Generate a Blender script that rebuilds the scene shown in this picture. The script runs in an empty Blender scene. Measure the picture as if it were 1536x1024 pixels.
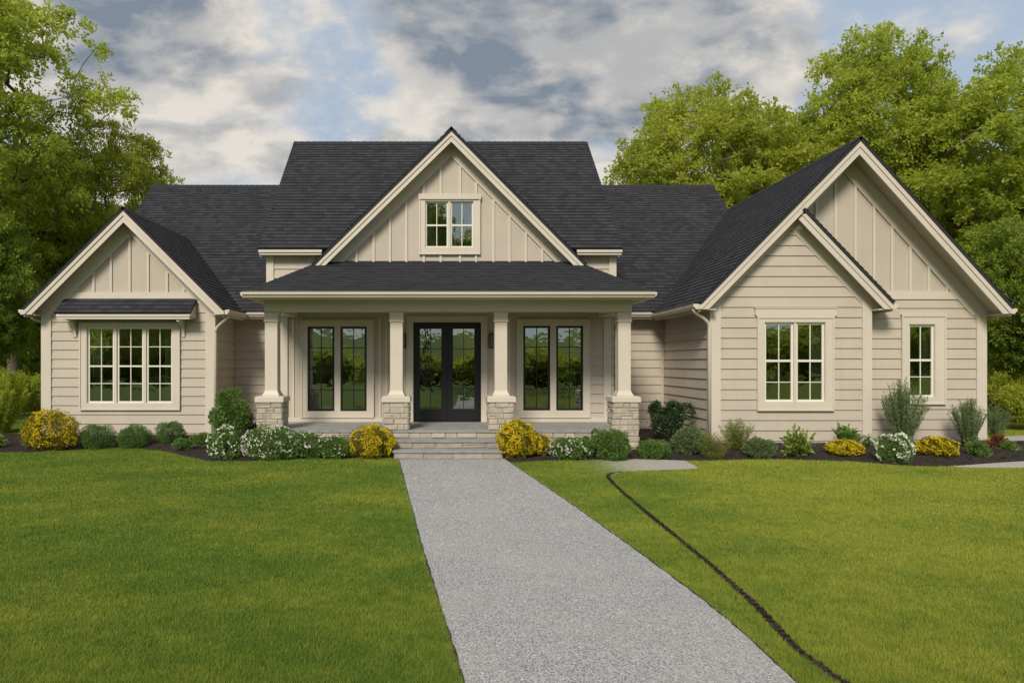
import bpy, math, random
import numpy as np
from mathutils import Vector
R = math.radians
random.seed(7)
scene = bpy.context.scene
COL = scene.collection

# ------------------------------------------------------------------ camera
F, CX, CY, H = 1000.0, 671.0, 545.0, 1.91      # focal length and principal point in photo pixels, eye height in m
cam_d = bpy.data.cameras.new('camera')
cam_d.sensor_width = 36.0
cam_d.lens = 36.0 * F / 1536
cam_d.shift_x = (768 - CX) / 1536
cam_d.shift_y = (CY - 512) / 1536
cam_d.clip_end = 3000
cam = bpy.data.objects.new('camera', cam_d)
COL.objects.link(cam)
cam.location = (0, 0, H)
cam.rotation_euler = (R(90), 0, 0)
scene.camera = cam

# ------------------------------------------------------------------ sun, sky, exposure
SUN_EL, SUN_AZ = 38.0, 200.0        # azimuth measured clockwise from +Y; behind and left of the camera
sd = Vector((math.sin(R(SUN_AZ)) * math.cos(R(SUN_EL)), math.cos(R(SUN_AZ)) * math.cos(R(SUN_EL)), math.sin(R(SUN_EL))))
sun_d = bpy.data.lights.new('sun', 'SUN')
sun_d.energy = 3.0
sun_d.angle = R(16)
sun_d.color = (1.0, 0.92, 0.80)
sun = bpy.data.objects.new('sun', sun_d)
COL.objects.link(sun)
sun.location = (0, 0, 40)
sun.rotation_euler = sd.to_track_quat('Z', 'Y').to_euler()

scene.view_settings.view_transform = 'Standard'
scene.view_settings.look = 'None'
scene.view_settings.exposure = 0.22
scene.view_settings.gamma = 1.0
scene.view_settings.use_curve_mapping = False


class NT:
    """small helper around a node tree"""
    def __init__(s, tree):
        s.t = tree
        s.n = tree.nodes
        s.l = tree.links

    def add(s, typ, **kw):
        nd = s.n.new(typ)
        for k, v in kw.items():
            setattr(nd, k, v)
        return nd

    def inp(s, nd, key, val):
        if val is None:
            return
        sock = nd.inputs[key]
        if isinstance(val, bpy.types.NodeSocket):
            s.l.new(val, sock)
        else:
            if isinstance(val, (tuple, list)) and len(val) == 3 and sock.type == 'RGBA':
                val = (*val, 1)
            sock.default_value = val

    def math(s, op, a, b=None, c=None, clamp=False):
        nd = s.add('ShaderNodeMath', operation=op)
        nd.use_clamp = clamp
        s.inp(nd, 0, a); s.inp(nd, 1, b); s.inp(nd, 2, c)
        return nd.outputs[0]

    def vmath(s, op, a, b=None):
        nd = s.add('ShaderNodeVectorMath', operation=op)
        s.inp(nd, 0, a); s.inp(nd, 1, b)
        return nd.outputs['Value'] if op in ('DOT_PRODUCT', 'LENGTH') else nd.outputs[0]

    def noise(s, vec, scale, detail=4, rough=0.55, dist=0.0):
        nd = s.add('ShaderNodeTexNoise')
        s.inp(nd, 'Vector', vec); nd.inputs['Scale'].default_value = scale
        nd.inputs['Detail'].default_value = detail; nd.inputs['Roughness'].default_value = rough
        nd.inputs['Distortion'].default_value = dist
        return nd.outputs['Fac']

    def voro(s, vec, scale, out='Distance', feature='F1'):
        nd = s.add('ShaderNodeTexVoronoi', feature=feature)
        s.inp(nd, 'Vector', vec); nd.inputs['Scale'].default_value = scale
        return nd.outputs[out]

    def mix(s, f, a, b, mode='MIX'):
        nd = s.add('ShaderNodeMix', data_type='RGBA', blend_type=mode)
        s.inp(nd, 'Factor', f)
        for i, v in ((6, a), (7, b)):
            if isinstance(v, bpy.types.NodeSocket):
                s.l.new(v, nd.inputs[i])
            else:
                nd.inputs[i].default_value = (*v[:3], 1)
        return nd.outputs[2]

    def ramp(s, v, lo, hi, a=0.0, b=1.0, smooth=True):
        nd = s.add('ShaderNodeMapRange')
        nd.interpolation_type = 'SMOOTHSTEP' if smooth else 'LINEAR'
        s.inp(nd, 'Value', v)
        for k, x in (('From Min', lo), ('From Max', hi), ('To Min', a), ('To Max', b)):
            nd.inputs[k].default_value = x
        return nd.outputs[0]

    def scale(s, vec, sc):
        nd = s.add('ShaderNodeMapping')
        s.inp(nd, 'Vector', vec)
        nd.inputs['Scale'].default_value = sc
        return nd.outputs[0]

    def bump(s, h, strength, dist):
        nd = s.add('ShaderNodeBump')
        s.inp(nd, 'Height', h); nd.inputs['Strength'].default_value = strength
        nd.inputs['Distance'].default_value = dist
        return nd.outputs[0]


def dir_of(px, py):
    v = Vector(((px - CX) / F, 1.0, (CY - py) / F)).normalized()
    return (v.x, v.y, v.z)


world = bpy.data.worlds.new('World')
scene.world = world
world.use_nodes = True
w = NT(world.node_tree)
w.n.clear()
w_out = w.add('ShaderNodeOutputWorld')
w_bg = w.add('ShaderNodeBackground')
w.l.new(w_bg.outputs[0], w_out.inputs[0])
w_bg.inputs['Strength'].default_value = 0.1
sky = w.add('ShaderNodeTexSky', sky_type='NISHITA')
sky.sun_disc = False
sky.sun_elevation = R(SUN_EL)
sky.sun_rotation = R(SUN_AZ)
sky.altitude = 100
sky.air_density = 1.0
sky.dust_density = 1.2
gen = w.add('ShaderNodeTexCoord').outputs['Generated']
dirn = w.vmath('NORMALIZE', gen)
sep = w.add('ShaderNodeSeparateXYZ'); w.l.new(dirn, sep.inputs[0])
# the cloud layer, seen as a flat deck overhead: direction / (height + a little)
zz = w.math('ADD', w.math('MAXIMUM', sep.outputs[2], 0.0), 0.34)
comb = w.add('ShaderNodeCombineXYZ')
w.l.new(w.math('DIVIDE', sep.outputs[0], zz), comb.inputs[0])
w.l.new(w.math('DIVIDE', sep.outputs[1], zz), comb.inputs[1])
deck = comb.outputs[0]
wnd = w.add('ShaderNodeTexNoise'); w.inp(wnd, 'Vector', dirn); wnd.inputs['Scale'].default_value = 7.0
wnd.inputs['Detail'].default_value = 9; wnd.inputs['Roughness'].default_value = 0.62
wob = w.vmath('SUBTRACT', wnd.outputs['Color'], (0.5, 0.5, 0.5))
wv = w.add('ShaderNodeVectorMath', operation='SCALE'); w.l.new(wob, wv.inputs[0]); wv.inputs['Scale'].default_value = 0.26
wdir = w.vmath('NORMALIZE', w.vmath('ADD', dirn, wv.outputs[0]))


def blob(px, py, rad_px, soft=1.0):
    d = w.vmath('DOT_PRODUCT', wdir, dir_of(px, py))
    c0 = math.cos(rad_px / F * 1.0)
    c1 = math.cos(rad_px / F * 0.25)
    return w.ramp(d, c0, c1)


def fsum(lst):
    o = lst[0]
    for x in lst[1:]:
        o = w.math('MAXIMUM', o, x)
    return o


n1 = w.noise(deck, 2.6, 10, 0.60, 0.2)
n2 = w.noise(w.scale(deck, (1.0, 1.15, 1.0)), 8.0, 10, 0.62, 0.15)
base = w.math('ADD', w.math('MULTIPLY', n1, 0.6), w.math('MULTIPLY', n2, 0.4))
dark = fsum([blob(800, 0, 260), blob(930, 60, 200), blob(200, 0, 150)])
thick = fsum([dark, blob(720, 140, 230), blob(870, 200, 190), blob(240, 110, 260), blob(350, 230, 170), blob(1120, 90, 110)])
clear = fsum([blob(500, 150, 130), blob(1070, 60, 80), blob(1450, 50, 200), blob(430, 20, 90)])
dens = w.math('ADD', base, w.math('MULTIPLY', thick, 0.115))
dens = w.math('SUBTRACT', dens, w.math('MULTIPLY', clear, 0.055))
dens = w.math('ADD', dens, w.math('MULTIPLY', dark, 0.09))
cover = w.ramp(dens, 0.42, 0.62)
n3 = w.noise(w.scale(deck, (1.0, 1.4, 1.0)), 4.6, 8, 0.54, 0.2)
shade = w.math('ADD', w.math('MULTIPLY', dark, 0.55), w.ramp(n3, 0.40, 0.66, 0.0, 0.62))
shade = w.math('SUBTRACT', shade, w.math('MULTIPLY', w.ramp(n2, 0.46, 0.66), 0.24), clamp=True)
c_col = w.mix(shade, (6.9, 6.4, 5.7), (1.75, 2.1, 2.6))
blue = w.mix(0.82, sky.outputs[0], (3.9, 4.7, 5.7))
skyc = w.mix(w.math('MULTIPLY', cover, 0.93), blue, c_col)
w.l.new(skyc, w_bg.inputs['Color'])


# ------------------------------------------------------------------ helpers
def X(px, Y): return (px - CX) * Y / F
def Z(py, Y): return H + (CY - py) * Y / F
def YG(py, z=0.0): return (H - z) * F / (py - CY)        # depth of a ground point seen at row py


class MB:
    def __init__(s):
        s.v = []; s.f = []; s.uv = []

    def face(s, pts, uvs=None):
        i = len(s.v)
        s.v.extend([tuple(p) for p in pts])
        s.f.append(tuple(range(i, i + len(pts))))
        s.uv.extend(uvs if uvs else [(0, 0)] * len(pts))

    def box(s, x0, x1, y0, y1, z0, z1):
        c = [(x0, y0, z0), (x1, y0, z0), (x1, y1, z0), (x0, y1, z0), (x0, y0, z1), (x1, y0, z1), (x1, y1, z1), (x0, y1, z1)]
        for q in ((3, 2, 1, 0), (4, 5, 6, 7), (0, 1, 5, 4), (1, 2, 6, 5), (2, 3, 7, 6), (3, 0, 4, 7)):
            s.face([c[k] for k in q])
        return s

    def loft(s, pa, pb):
        """closed solid between two matching rings"""
        n = len(pa)
        cen = [sum(p[k] for p in pa + pb) / (2 * n) for k in range(3)]
        def f(pts):
            a, b, c = (Vector(pts[k]) for k in (0, 1, 2))
            nn = (b - a).cross(c - a)
            m = Vector([sum(p[k] for p in pts) / len(pts) for k in range(3)])
            if nn.dot(m - Vector(cen)) < 0:
                pts = pts[::-1]
            s.face(pts)
        f(list(pa)); f(list(pb))
        for k in range(n):
            f([pa[k], pa[(k + 1) % n], pb[(k + 1) % n], pb[k]])
        return s

    def prism_xz(s, poly, y0, y1):
        return s.loft([(x, y0, z) for x, z in poly], [(x, y1, z) for x, z in poly])

    def prism_yz(s, poly, x0, x1):
        return s.loft([(x0, y, z) for y, z in poly], [(x1, y, z) for y, z in poly])

    def prism_xy(s, poly, z0, z1):
        return s.loft([(x, y, z0) for x, y in poly], [(x, y, z1) for x, y in poly])

    def tube(s, pts, rad, seg=10, cap=True):
        pts = [Vector(p) for p in pts]
        if not hasattr(rad, '__len__'):
            rad = [rad] * len(pts)
        rings = []
        ref = Vector((0.13, 0.21, 1)).normalized()
        for i, p in enumerate(pts):
            t = (pts[min(i + 1, len(pts) - 1)] - pts[max(i - 1, 0)]).normalized()
            r = ref if abs(t.dot(ref)) < 0.93 else Vector((1, 0.1, 0))
            a = t.cross(r).normalized(); b = t.cross(a).normalized()
            rings.append([p + (a * math.cos(2 * math.pi * k / seg) + b * math.sin(2 * math.pi * k / seg)) * rad[i] for k in range(seg)])
        i0 = len(s.v)
        for rg in rings:
            s.v.extend([tuple(q) for q in rg])
        for i in range(len(rings) - 1):
            for k in range(seg):
                k2 = (k + 1) % seg
                s.f.append((i0 + i * seg + k2, i0 + i * seg + k, i0 + (i + 1) * seg + k, i0 + (i + 1) * seg + k2))
                s.uv.extend([(0, 0)] * 4)
        if cap:
            s.f.append(tuple(i0 + k for k in range(seg))); s.uv.extend([(0, 0)] * seg)
            e = i0 + (len(rings) - 1) * seg
            s.f.append(tuple(e + seg - 1 - k for k in range(seg))); s.uv.extend([(0, 0)] * seg)
        return s


WL = {}


def tag(o, label=None, cat=None, group=None, kind=None):
    if label: o['label'] = label
    if cat: o['category'] = cat
    if group: o['group'] = group
    if kind: o['kind'] = kind
    return o


def link(name, me, mat, parent=None, label=None, loc=None, smooth=False):
    if mat is not None:
        for m in (mat if isinstance(mat, list) else [mat]):
            me.materials.append(m)
    if smooth:
        me.polygons.foreach_set('use_smooth', [True] * len(me.polygons))
    o = bpy.data.objects.new(name, me)
    COL.objects.link(o)
    if parent is not None:
        o.parent = parent
        p = WL.get(parent.name, (0, 0, 0))
        o.location = (-p[0], -p[1], -p[2])
    if loc is not None:
        o.location = loc
    if label:
        o['label'] = label
    return o


def build(name, mb, mat, parent=None, label=None, smooth=False, bevel=0.0):
    me = bpy.data.meshes.new(name)
    me.from_pydata(mb.v, [], mb.f)
    uvl = me.uv_layers.new(name='UVMap')
    uvl.data.foreach_set('uv', np.array(mb.uv, dtype=np.float32).ravel())
    me.validate(); me.update()
    o = link(name, me, mat, parent, label, smooth=smooth)
    return o


def empty(name, loc, parent=None):
    o = bpy.data.objects.new(name, None)
    COL.objects.link(o)
    o.empty_display_size = 0.3
    if parent is not None:
        o.parent = parent
        p = WL.get(parent.name, (0, 0, 0))
        o.location = (loc[0] - p[0], loc[1] - p[1], loc[2] - p[2])
    else:
        o.location = loc
    WL[o.name] = loc
    return o


def clip(poly, axis, val, keep_ge):
    out = []
    n = len(poly)
    for i in range(n):
        a, b = poly[i], poly[(i + 1) % n]
        da = (a[axis] - val) * (1 if keep_ge else -1)
        db = (b[axis] - val) * (1 if keep_ge else -1)
        if da >= 0: out.append(a)
        if (da > 0 and db < 0) or (da < 0 and db > 0):
            t = da / (da - db)
            out.append((a[0] + (b[0] - a[0]) * t, a[1] + (b[1] - a[1]) * t))
    return out if len(out) >= 3 else []


def cut_holes(poly, holes):
    pcs = [poly]
    for (u0, u1, v0, v1) in holes:
        nxt = []
        for p in pcs:
            nxt.append(clip(p, 0, u0, False)); nxt.append(clip(p, 0, u1, True))
            m = clip(p, 0, u0, True); m = clip(m, 0, u1, False) if m else []
            if m:
                nxt.append(clip(m, 1, v0, False)); nxt.append(clip(m, 1, v1, True))
        pcs = [q for q in nxt if q]
    return pcs


def clad(mb, pts, expo=None, ob=0.0, ot=0.0, holes=(), flip=None, phase=0.0):
    """cover a planar polygon with overlapping courses (lap boards, shingles); holes are in (u, v) of the plane"""
    P = [Vector(p) for p in pts]
    n = Vector((0, 0, 0))
    for i in range(len(P)):
        n += P[i].cross(P[(i + 1) % len(P)])
    n.normalize()
    if flip is not None and n.dot(Vector(flip)) < 0:
        n = -n
    v = (Vector((0, 0, 1)) - n * n.z)
    v.normalize()
    u = v.cross(n)
    d = P[0].dot(n)
    poly = [(p.dot(u), p.dot(v)) for p in P]
    v0 = min(q[1] for q in poly) + phase; v1 = max(q[1] for q in poly)
    pieces = cut_holes(poly, holes)
    if expo is None:
        expo = v1 - v0 + 1; k0 = 0
    k0 = int(math.floor((min(q[1] for q in poly) - v0) / expo))
    k1 = int(math.ceil((v1 - v0) / expo))
    for k in range(k0, k1):
        a, b = v0 + k * expo, v0 + (k + 1) * expo
        for pc in pieces:
            q = clip(pc, 1, a, True)
            q = clip(q, 1, b, False) if q else []
            if not q: continue
            q2 = []
            for t in q:
                if not q2 or (abs(t[0] - q2[-1][0]) + abs(t[1] - q2[-1][1])) > 1e-6: q2.append(t)
            if len(q2) > 2 and (abs(q2[0][0] - q2[-1][0]) + abs(q2[0][1] - q2[-1][1])) < 1e-6: q2.pop()
            q = q2
            if len(q) < 3: continue
            def pos(t, off=None):
                f = (t[1] - a) / (b - a)
                o = ob + (ot - ob) * f if off is None else off
                return u * t[0] + v * t[1] + n * (d + o)
            pp = [pos(t) for t in q]
            row = lambda t: (t[0], t[1] - v0 + 0.0005)
            nn = Vector((0, 0, 0))
            for i in range(len(pp)): nn += pp[i].cross(pp[(i + 1) % len(pp)])
            uv = [row(t) for t in q]
            if (nn.dot(n) < 0):
                pp = pp[::-1]; uv = uv[::-1]
            mb.face(pp, uv)
            if ob > 0:
                for i in range(len(q)):
                    s_, e_ = q[i], q[(i + 1) % len(q)]
                    if abs(s_[1] - e_[1]) < 1e-5 and abs(s_[1] - min(t[1] for t in q)) < 1e-5:
                        A, B = pos(s_), pos(e_)
                        C, D = pos(e_, 0.0), pos(s_, 0.0)
                        mb.face([A, B, C, D], [row(s_), row(e_), row(e_), row(s_)])
    return n, u, v, d


# ------------------------------------------------------------------ materials
def mat(name):
    m = bpy.data.materials.new(name)
    m.use_nodes = True
    t = NT(m.node_tree)
    b = m.node_tree.nodes['Principled BSDF']
    return m, t, b


def pos_of(t): return t.add('ShaderNodeNewGeometry').outputs['Position']


def painted(name, col, rough=0.55, var=0.06, grain=0.0, dirt=0.0):
    m, t, b = mat(name)
    p = pos_of(t)
    n = t.noise(p, 1.3, 5, 0.6)
    n2 = t.noise(t.scale(p, (3, 3, 30)), 6.0, 3, 0.6)
    c0 = tuple(x * (1 - var) for x in col); c1 = tuple(min(1, x * (1 + var)) for x in col)
    c = t.mix(t.ramp(n, 0.3, 0.7), c0, c1)
    if dirt:
        sp = t.add('ShaderNodeSeparateXYZ'); t.l.new(p, sp.inputs[0])
        streak = t.noise(t.scale(p, (9, 9, 0.6)), 1.0, 4, 0.6)
        c = t.mix(t.math('MULTIPLY', t.ramp(streak, 0.5, 0.8), dirt), c, tuple(x * 0.72 for x in col))
    t.l.new(c, b.inputs['Base Color'])
    b.inputs['Roughness'].default_value = rough
    b.inputs['Specular IOR Level'].default_value = 0.35
    h = t.math('ADD', t.math('MULTIPLY', n2, 1.0), t.math('MULTIPLY', t.noise(p, 60, 3, 0.6), 0.5))
    t.l.new(t.bump(h, 0.25 + grain, 0.003), b.inputs['Normal'])
    return m


M = {}
M['siding'] = painted('siding_paint', (0.475, 0.418, 0.338), 0.6, 0.04, 0.15, 0.25)
M['panel'] = painted('panel_paint', (0.475, 0.418, 0.338), 0.6, 0.035, 0.1, 0.2)
M['trim'] = painted('trim_paint', (0.58, 0.52, 0.43), 0.5, 0.03, 0.05, 0.15)
M['sash'] = painted('sash_paint', (0.70, 0.67, 0.58), 0.4, 0.02)
M['soffit'] = painted('soffit_paint', (0.52, 0.455, 0.36), 0.65, 0.03)
M['gutter'] = painted('gutter_metal', (0.60, 0.54, 0.44), 0.35, 0.03)
M['black'] = painted('black_frame', (0.012, 0.012, 0.014), 0.35, 0.1)
M['bronze'] = painted('lamp_bronze', (0.03, 0.022, 0.017), 0.4, 0.1)
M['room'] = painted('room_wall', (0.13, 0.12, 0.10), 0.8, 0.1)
M['curtain'] = painted('curtain_cloth', (0.62, 0.62, 0.55), 0.9, 0.05)
M['foundation'] = painted('foundation_render', (0.42, 0.38, 0.33), 0.8, 0.08, 0.3, 0.3)
M['lampglass'] = painted('lamp_glass', (0.18, 0.15, 0.11), 0.2, 0.05)


def glass_mat():
    m = bpy.data.materials.new('window_glass')
    m.use_nodes = True
    t = NT(m.node_tree); t.n.clear()
    out = t.add('ShaderNodeOutputMaterial')
    tr = t.add('ShaderNodeBsdfTransparent'); tr.inputs[0].default_value = (0.62, 0.70, 0.62, 1)
    gl = t.add('ShaderNodeBsdfGlossy'); gl.inputs['Roughness'].default_value = 0.015
    gl.inputs['Color'].default_value = (0.9, 0.95, 0.9, 1)
    p = pos_of(t)
    bn = t.bump(t.noise(p, 2.2, 3, 0.5), 0.22, 0.02)
    t.l.new(bn, gl.inputs['Normal'])
    fr = t.add('ShaderNodeFresnel'); fr.inputs['IOR'].default_value = 1.5
    fac = t.math('ADD', fr.outputs[0], 0.24, clamp=True)
    mx = t.add('ShaderNodeMixShader')
    t.l.new(fac, mx.inputs[0]); t.l.new(tr.outputs[0], mx.inputs[1]); t.l.new(gl.outputs[0], mx.inputs[2])
    t.l.new(mx.outputs[0], out.inputs[0])
    return m


M['glass'] = glass_mat()


def shingle_mat():
    m, t, b = mat('asphalt_shingles')
    uv = t.add('ShaderNodeUVMap'); uv.uv_map = 'UVMap'
    br = t.add('ShaderNodeTexBrick')
    br.offset = 0.37; br.offset_frequency = 2
    t.l.new(uv.outputs[0], br.inputs['Vector'])
    br.inputs['Color1'].default_value = (0.0, 0.0, 0.0, 1); br.inputs['Color2'].default_value = (1, 1, 1, 1)
    br.inputs['Mortar'].default_value = (0.25, 0.25, 0.25, 1)
    br.inputs['Scale'].default_value = 1.0; br.inputs['Mortar Size'].default_value = 0.004
    br.inputs['Brick Width'].default_value = 0.19; br.inputs['Row Height'].default_value = 0.14
    p = pos_of(t)
    n = t.noise(p, 0.8, 4, 0.6); g = t.noise(p, 90, 3, 0.7)
    c = t.mix(br.outputs['Color'], (0.019, 0.0195, 0.024), (0.044, 0.044, 0.051))
    c = t.mix(t.math('MULTIPLY', t.ramp(n, 0.35, 0.7), 0.3), c, (0.027, 0.026, 0.027))
    c = t.mix(t.ramp(g, 0.4, 0.7, 0.0, 0.30), c, (0.055, 0.054, 0.058))
    t.l.new(c, b.inputs['Base Color'])
    b.inputs['Roughness'].default_value = 0.9
    b.inputs['Specular IOR Level'].default_value = 0.25
    h = t.math('ADD', t.math('MULTIPLY', br.outputs['Color'], 0.6), t.math('MULTIPLY', g, 0.5))
    h = t.math('SUBTRACT', h, t.math('MULTIPLY', br.outputs['Fac'], 1.2))
    t.l.new(t.bump(h, 0.7, 0.006), b.inputs['Normal'])
    return m


M['shingle'] = shingle_mat()


def stone_mat(name, c0, c1, sc=6.0, bs=0.5):
    m, t, b = mat(name)
    p = pos_of(t)
    n = t.noise(p, sc, 6, 0.65); f = t.noise(p, sc * 9, 4, 0.7)
    isl = t.add('ShaderNodeNewGeometry').outputs['Random Per Island']
    c = t.mix(t.ramp(n, 0.3, 0.7), c0, c1)
    c = t.mix(t.math('MULTIPLY', isl, 0.45), c, tuple(x * 0.7 for x in c0))
    c = t.mix(t.ramp(f, 0.55, 0.8, 0, 0.35), c, tuple(x * 0.5 for x in c0))
    t.l.new(c, b.inputs['Base Color'])
    b.inputs['Roughness'].default_value = 0.85
    t.l.new(t.bump(t.math('ADD', n, t.math('MULTIPLY', f, 0.5)), bs, 0.02), b.inputs['Normal'])
    return m


M['stone'] = stone_mat('pedestal_stone', (0.40, 0.35, 0.28), (0.53, 0.47, 0.38), 7.0, 0.7)
M['riser'] = stone_mat('riser_stone', (0.30, 0.27, 0.225), (0.40, 0.36, 0.30), 7.0, 0.5)
M['mortar'] = stone_mat('mortar', (0.30, 0.26, 0.20), (0.36, 0.31, 0.25), 12.0, 0.4)
M['slab'] = stone_mat('grey_slab', (0.25, 0.245, 0.235), (0.36, 0.35, 0.335), 4.0, 0.4)
M['concrete'] = stone_mat('pale_gravel_pad', (0.36, 0.34, 0.30), (0.48, 0.45, 0.40), 14.0, 0.5)


def lawn_colour(t, p):
    n = t.noise(t.scale(p, (0.55, 0.8, 1)), 0.9, 5, 0.6)
    n2 = t.noise(t.scale(p, (1, 1, 1)), 5.5, 4, 0.65)
    k = t.math('ADD', t.math('MULTIPLY', n, 0.6), t.math('MULTIPLY', n2, 0.40))
    k = t.math('ADD', t.math('MULTIPLY', k, 0.72), 0.14)
    sp = t.add('ShaderNodeSeparateXYZ'); t.l.new(p, sp.inputs[0])
    side = t.ramp(sp.outputs[0], 0.5, 6.0, -0.02, 0.08)
    k = t.math('ADD', k, side)
    return k


def ground_mat():
    m, t, b = mat('lawn_soil')
    p = pos_of(t)
    k = lawn_colour(t, p)
    c = t.mix(t.ramp(k, 0.38, 0.66), (0.075, 0.135, 0.018), (0.21, 0.23, 0.027))
    f = t.noise(p, 70, 4, 0.7)
    c = t.mix(t.ramp(f, 0.35, 0.7), t.mix(0.45, c, (0.02, 0.03, 0.006)), c)
    t.l.new(c, b.inputs['Base Color'])
    b.inputs['Roughness'].default_value = 0.95
    b.inputs['Specular IOR Level'].default_value = 0.1
    t.l.new(t.bump(f, 0.6, 0.03), b.inputs['Normal'])
    return m


def pad_mat():
    # gravel worked into the lawn towards its left end
    m = M['concrete'].copy(); m.name = 'gravel_into_turf'
    t = NT(m.node_tree); b = m.node_tree.nodes['Principled BSDF']
    old = b.inputs['Base Color'].links[0].from_socket
    p = pos_of(t); sp = t.add('ShaderNodeSeparateXYZ'); t.l.new(p, sp.inputs[0])
    n = t.noise(t.scale(p, (1, 1, 1)), 9, 5, 0.7)
    f = t.math('ADD', t.ramp(sp.outputs[0], 2.1, 3.9, 0.0, 1.0, smooth=False), t.math('MULTIPLY', t.math('SUBTRACT', n, 0.5), 1.3))
    f = t.ramp(f, 0.25, 0.75)
    c = t.mix(f, (0.10, 0.15, 0.02), old)
    t.l.new(c, b.inputs['Base Color'])
    return m


def leaf_mat(name, ca, cb, cc=None, trans=0.35, rough=0.55, spec=0.3, patch=0.7):
    """leaf colours vary by leaf (attribute rnd) and by broad patches of the plant"""
    m = bpy.data.materials.new(name)
    m.use_nodes = True
    t = NT(m.node_tree)
    b = t.n['Principled BSDF']; out = t.n['Material Output']
    at = t.add('ShaderNodeAttribute'); at.attribute_name = 'rnd'
    p = pos_of(t)
    n = t.noise(p, patch, 3, 0.6)
    f = t.math('ADD', t.math('MULTIPLY', at.outputs['Fac'], 0.6), t.ramp(n, 0.35, 0.65, 0.0, 0.4))
    c = t.mix(f, ca, cb)
    if cc:
        c = t.mix(t.ramp(at.outputs['Fac'], 0.80, 0.82), c, cc)
    t.l.new(c, b.inputs['Base Color'])
    b.inputs['Roughness'].default_value = rough
    b.inputs['Specular IOR Level'].default_value = spec
    tl = t.add('ShaderNodeBsdfTranslucent')
    c2 = t.mix(0.5, c, tuple(min(1, x * 1.6) for x in cb))
    t.l.new(c2, tl.inputs[0])
    mx = t.add('ShaderNodeMixShader'); mx.inputs[0].default_value = trans
    t.l.new(b.outputs[0], mx.inputs[1]); t.l.new(tl.outputs[0], mx.inputs[2])
    t.l.new(mx.outputs[0], out.inputs[0])
    return m


def grass_mat():
    m = bpy.data.materials.new('grass_blades')
    m.use_nodes = True
    t = NT(m.node_tree)
    b = t.n['Principled BSDF']; out = t.n['Material Output']
    at = t.add('ShaderNodeAttribute'); at.attribute_name = 'rnd'
    p = pos_of(t)
    k = lawn_colour(t, p)
    c = t.mix(t.ramp(k, 0.38, 0.66), (0.125, 0.215, 0.026), (0.345, 0.372, 0.046))
    c = t.mix(t.math('MULTIPLY', at.outputs['Fac'], 0.5), c, t.mix(t.ramp(k, 0.4, 0.66), (0.165, 0.275, 0.032), (0.385, 0.425, 0.065)))
    c = t.mix(t.ramp(at.outputs['Fac'], 0.93, 0.95, 0, 0.7), c, (0.27, 0.23, 0.08))
    t.l.new(c, b.inputs['Base Color'])
    b.inputs['Roughness'].default_value = 0.6
    b.inputs['Specular IOR Level'].default_value = 0.25
    tl = t.add('ShaderNodeBsdfTranslucent'); t.l.new(c, tl.inputs[0])
    mx = t.add('ShaderNodeMixShader'); mx.inputs[0].default_value = 0.3
    t.l.new(b.outputs[0], mx.inputs[1]); t.l.new(tl.outputs[0], mx.inputs[2])
    t.l.new(mx.outputs[0], out.inputs[0])
    return m


def gravel_mat():
    m, t, b = mat('grey_gravel')
    p = pos_of(t)
    pn = t.vmath('ADD', p, (0, 0, 0))
    v1 = t.add('ShaderNodeTexVoronoi'); t.l.new(pn, v1.inputs['Vector']); v1.inputs['Scale'].default_value = 85
    v2 = t.add('ShaderNodeTexVoronoi'); t.l.new(pn, v2.inputs['Vector']); v2.inputs['Scale'].default_value = 120
    cs = t.add('ShaderNodeSeparateColor'); t.l.new(v1.outputs['Color'], cs.inputs[0])
    c = t.mix(t.ramp(cs.outputs[0], 0.0, 1.0, smooth=False), (0.27, 0.27, 0.275), (0.56, 0.55, 0.545))
    c = t.mix(t.ramp(cs.outputs[1], 0.8, 0.95, 0, 0.6), c, (0.44, 0.38, 0.32))
    c = t.mix(t.ramp(cs.outputs[2], 0.86, 0.94, 0, 0.7), c, (0.09, 0.09, 0.095))
    c = t.mix(t.ramp(v1.outputs['Distance'], 0.45, 0.85, 0, 0.75), c, (0.10, 0.098, 0.095))
    n = t.noise(p, 0.9, 4, 0.6)
    c = t.mix(t.ramp(n, 0.35, 0.7, 0, 0.35), c, (0.46, 0.42, 0.38))
    n5 = t.noise(p, 2.7, 5, 0.7)
    c = t.mix(t.ramp(n5, 0.5, 0.75, 0, 0.35), c, (0.26, 0.25, 0.245))
    t.l.new(c, b.inputs['Base Color'])
    b.inputs['Roughness'].default_value = 0.85
    h = t.math('ADD', t.math('SUBTRACT', 1.0, v1.outputs['Distance']), t.math('MULTIPLY', t.math('SUBTRACT', 1.0, v2.outputs['Distance']), 0.4))
    t.l.new(t.bump(h, 0.8, 0.012), b.inputs['Normal'])
    return m


M['ground'] = ground_mat()
M['grass'] = grass_mat()
M['gravel'] = gravel_mat()
M['mulch_base'] = stone_mat('mulch_soil', (0.020, 0.013, 0.010), (0.042, 0.029, 0.022), 30.0, 1.0)
M['mulch'] = leaf_mat('mulch_chips', (0.020, 0.013, 0.010), (0.085, 0.058, 0.044), None, 0.0, 0.9, 0.1, 3.0)
M['twig'] = stone_mat('twig', (0.035, 0.028, 0.018), (0.06, 0.048, 0.03), 8.0, 0.4)
M['pebble'] = leaf_mat('gravel_stones', (0.20, 0.20, 0.205), (0.66, 0.65, 0.64), None, 0.0, 0.85, 0.2, 30)
M['bark'] = stone_mat('bark', (0.10, 0.08, 0.055), (0.20, 0.16, 0.115), 5.0, 0.8)
M['leaf_tree'] = leaf_mat('tree_leaves', (0.190, 0.270, 0.028), (0.494, 0.540, 0.075), None, 0.55, 0.5, 0.3, 0.35)
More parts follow.
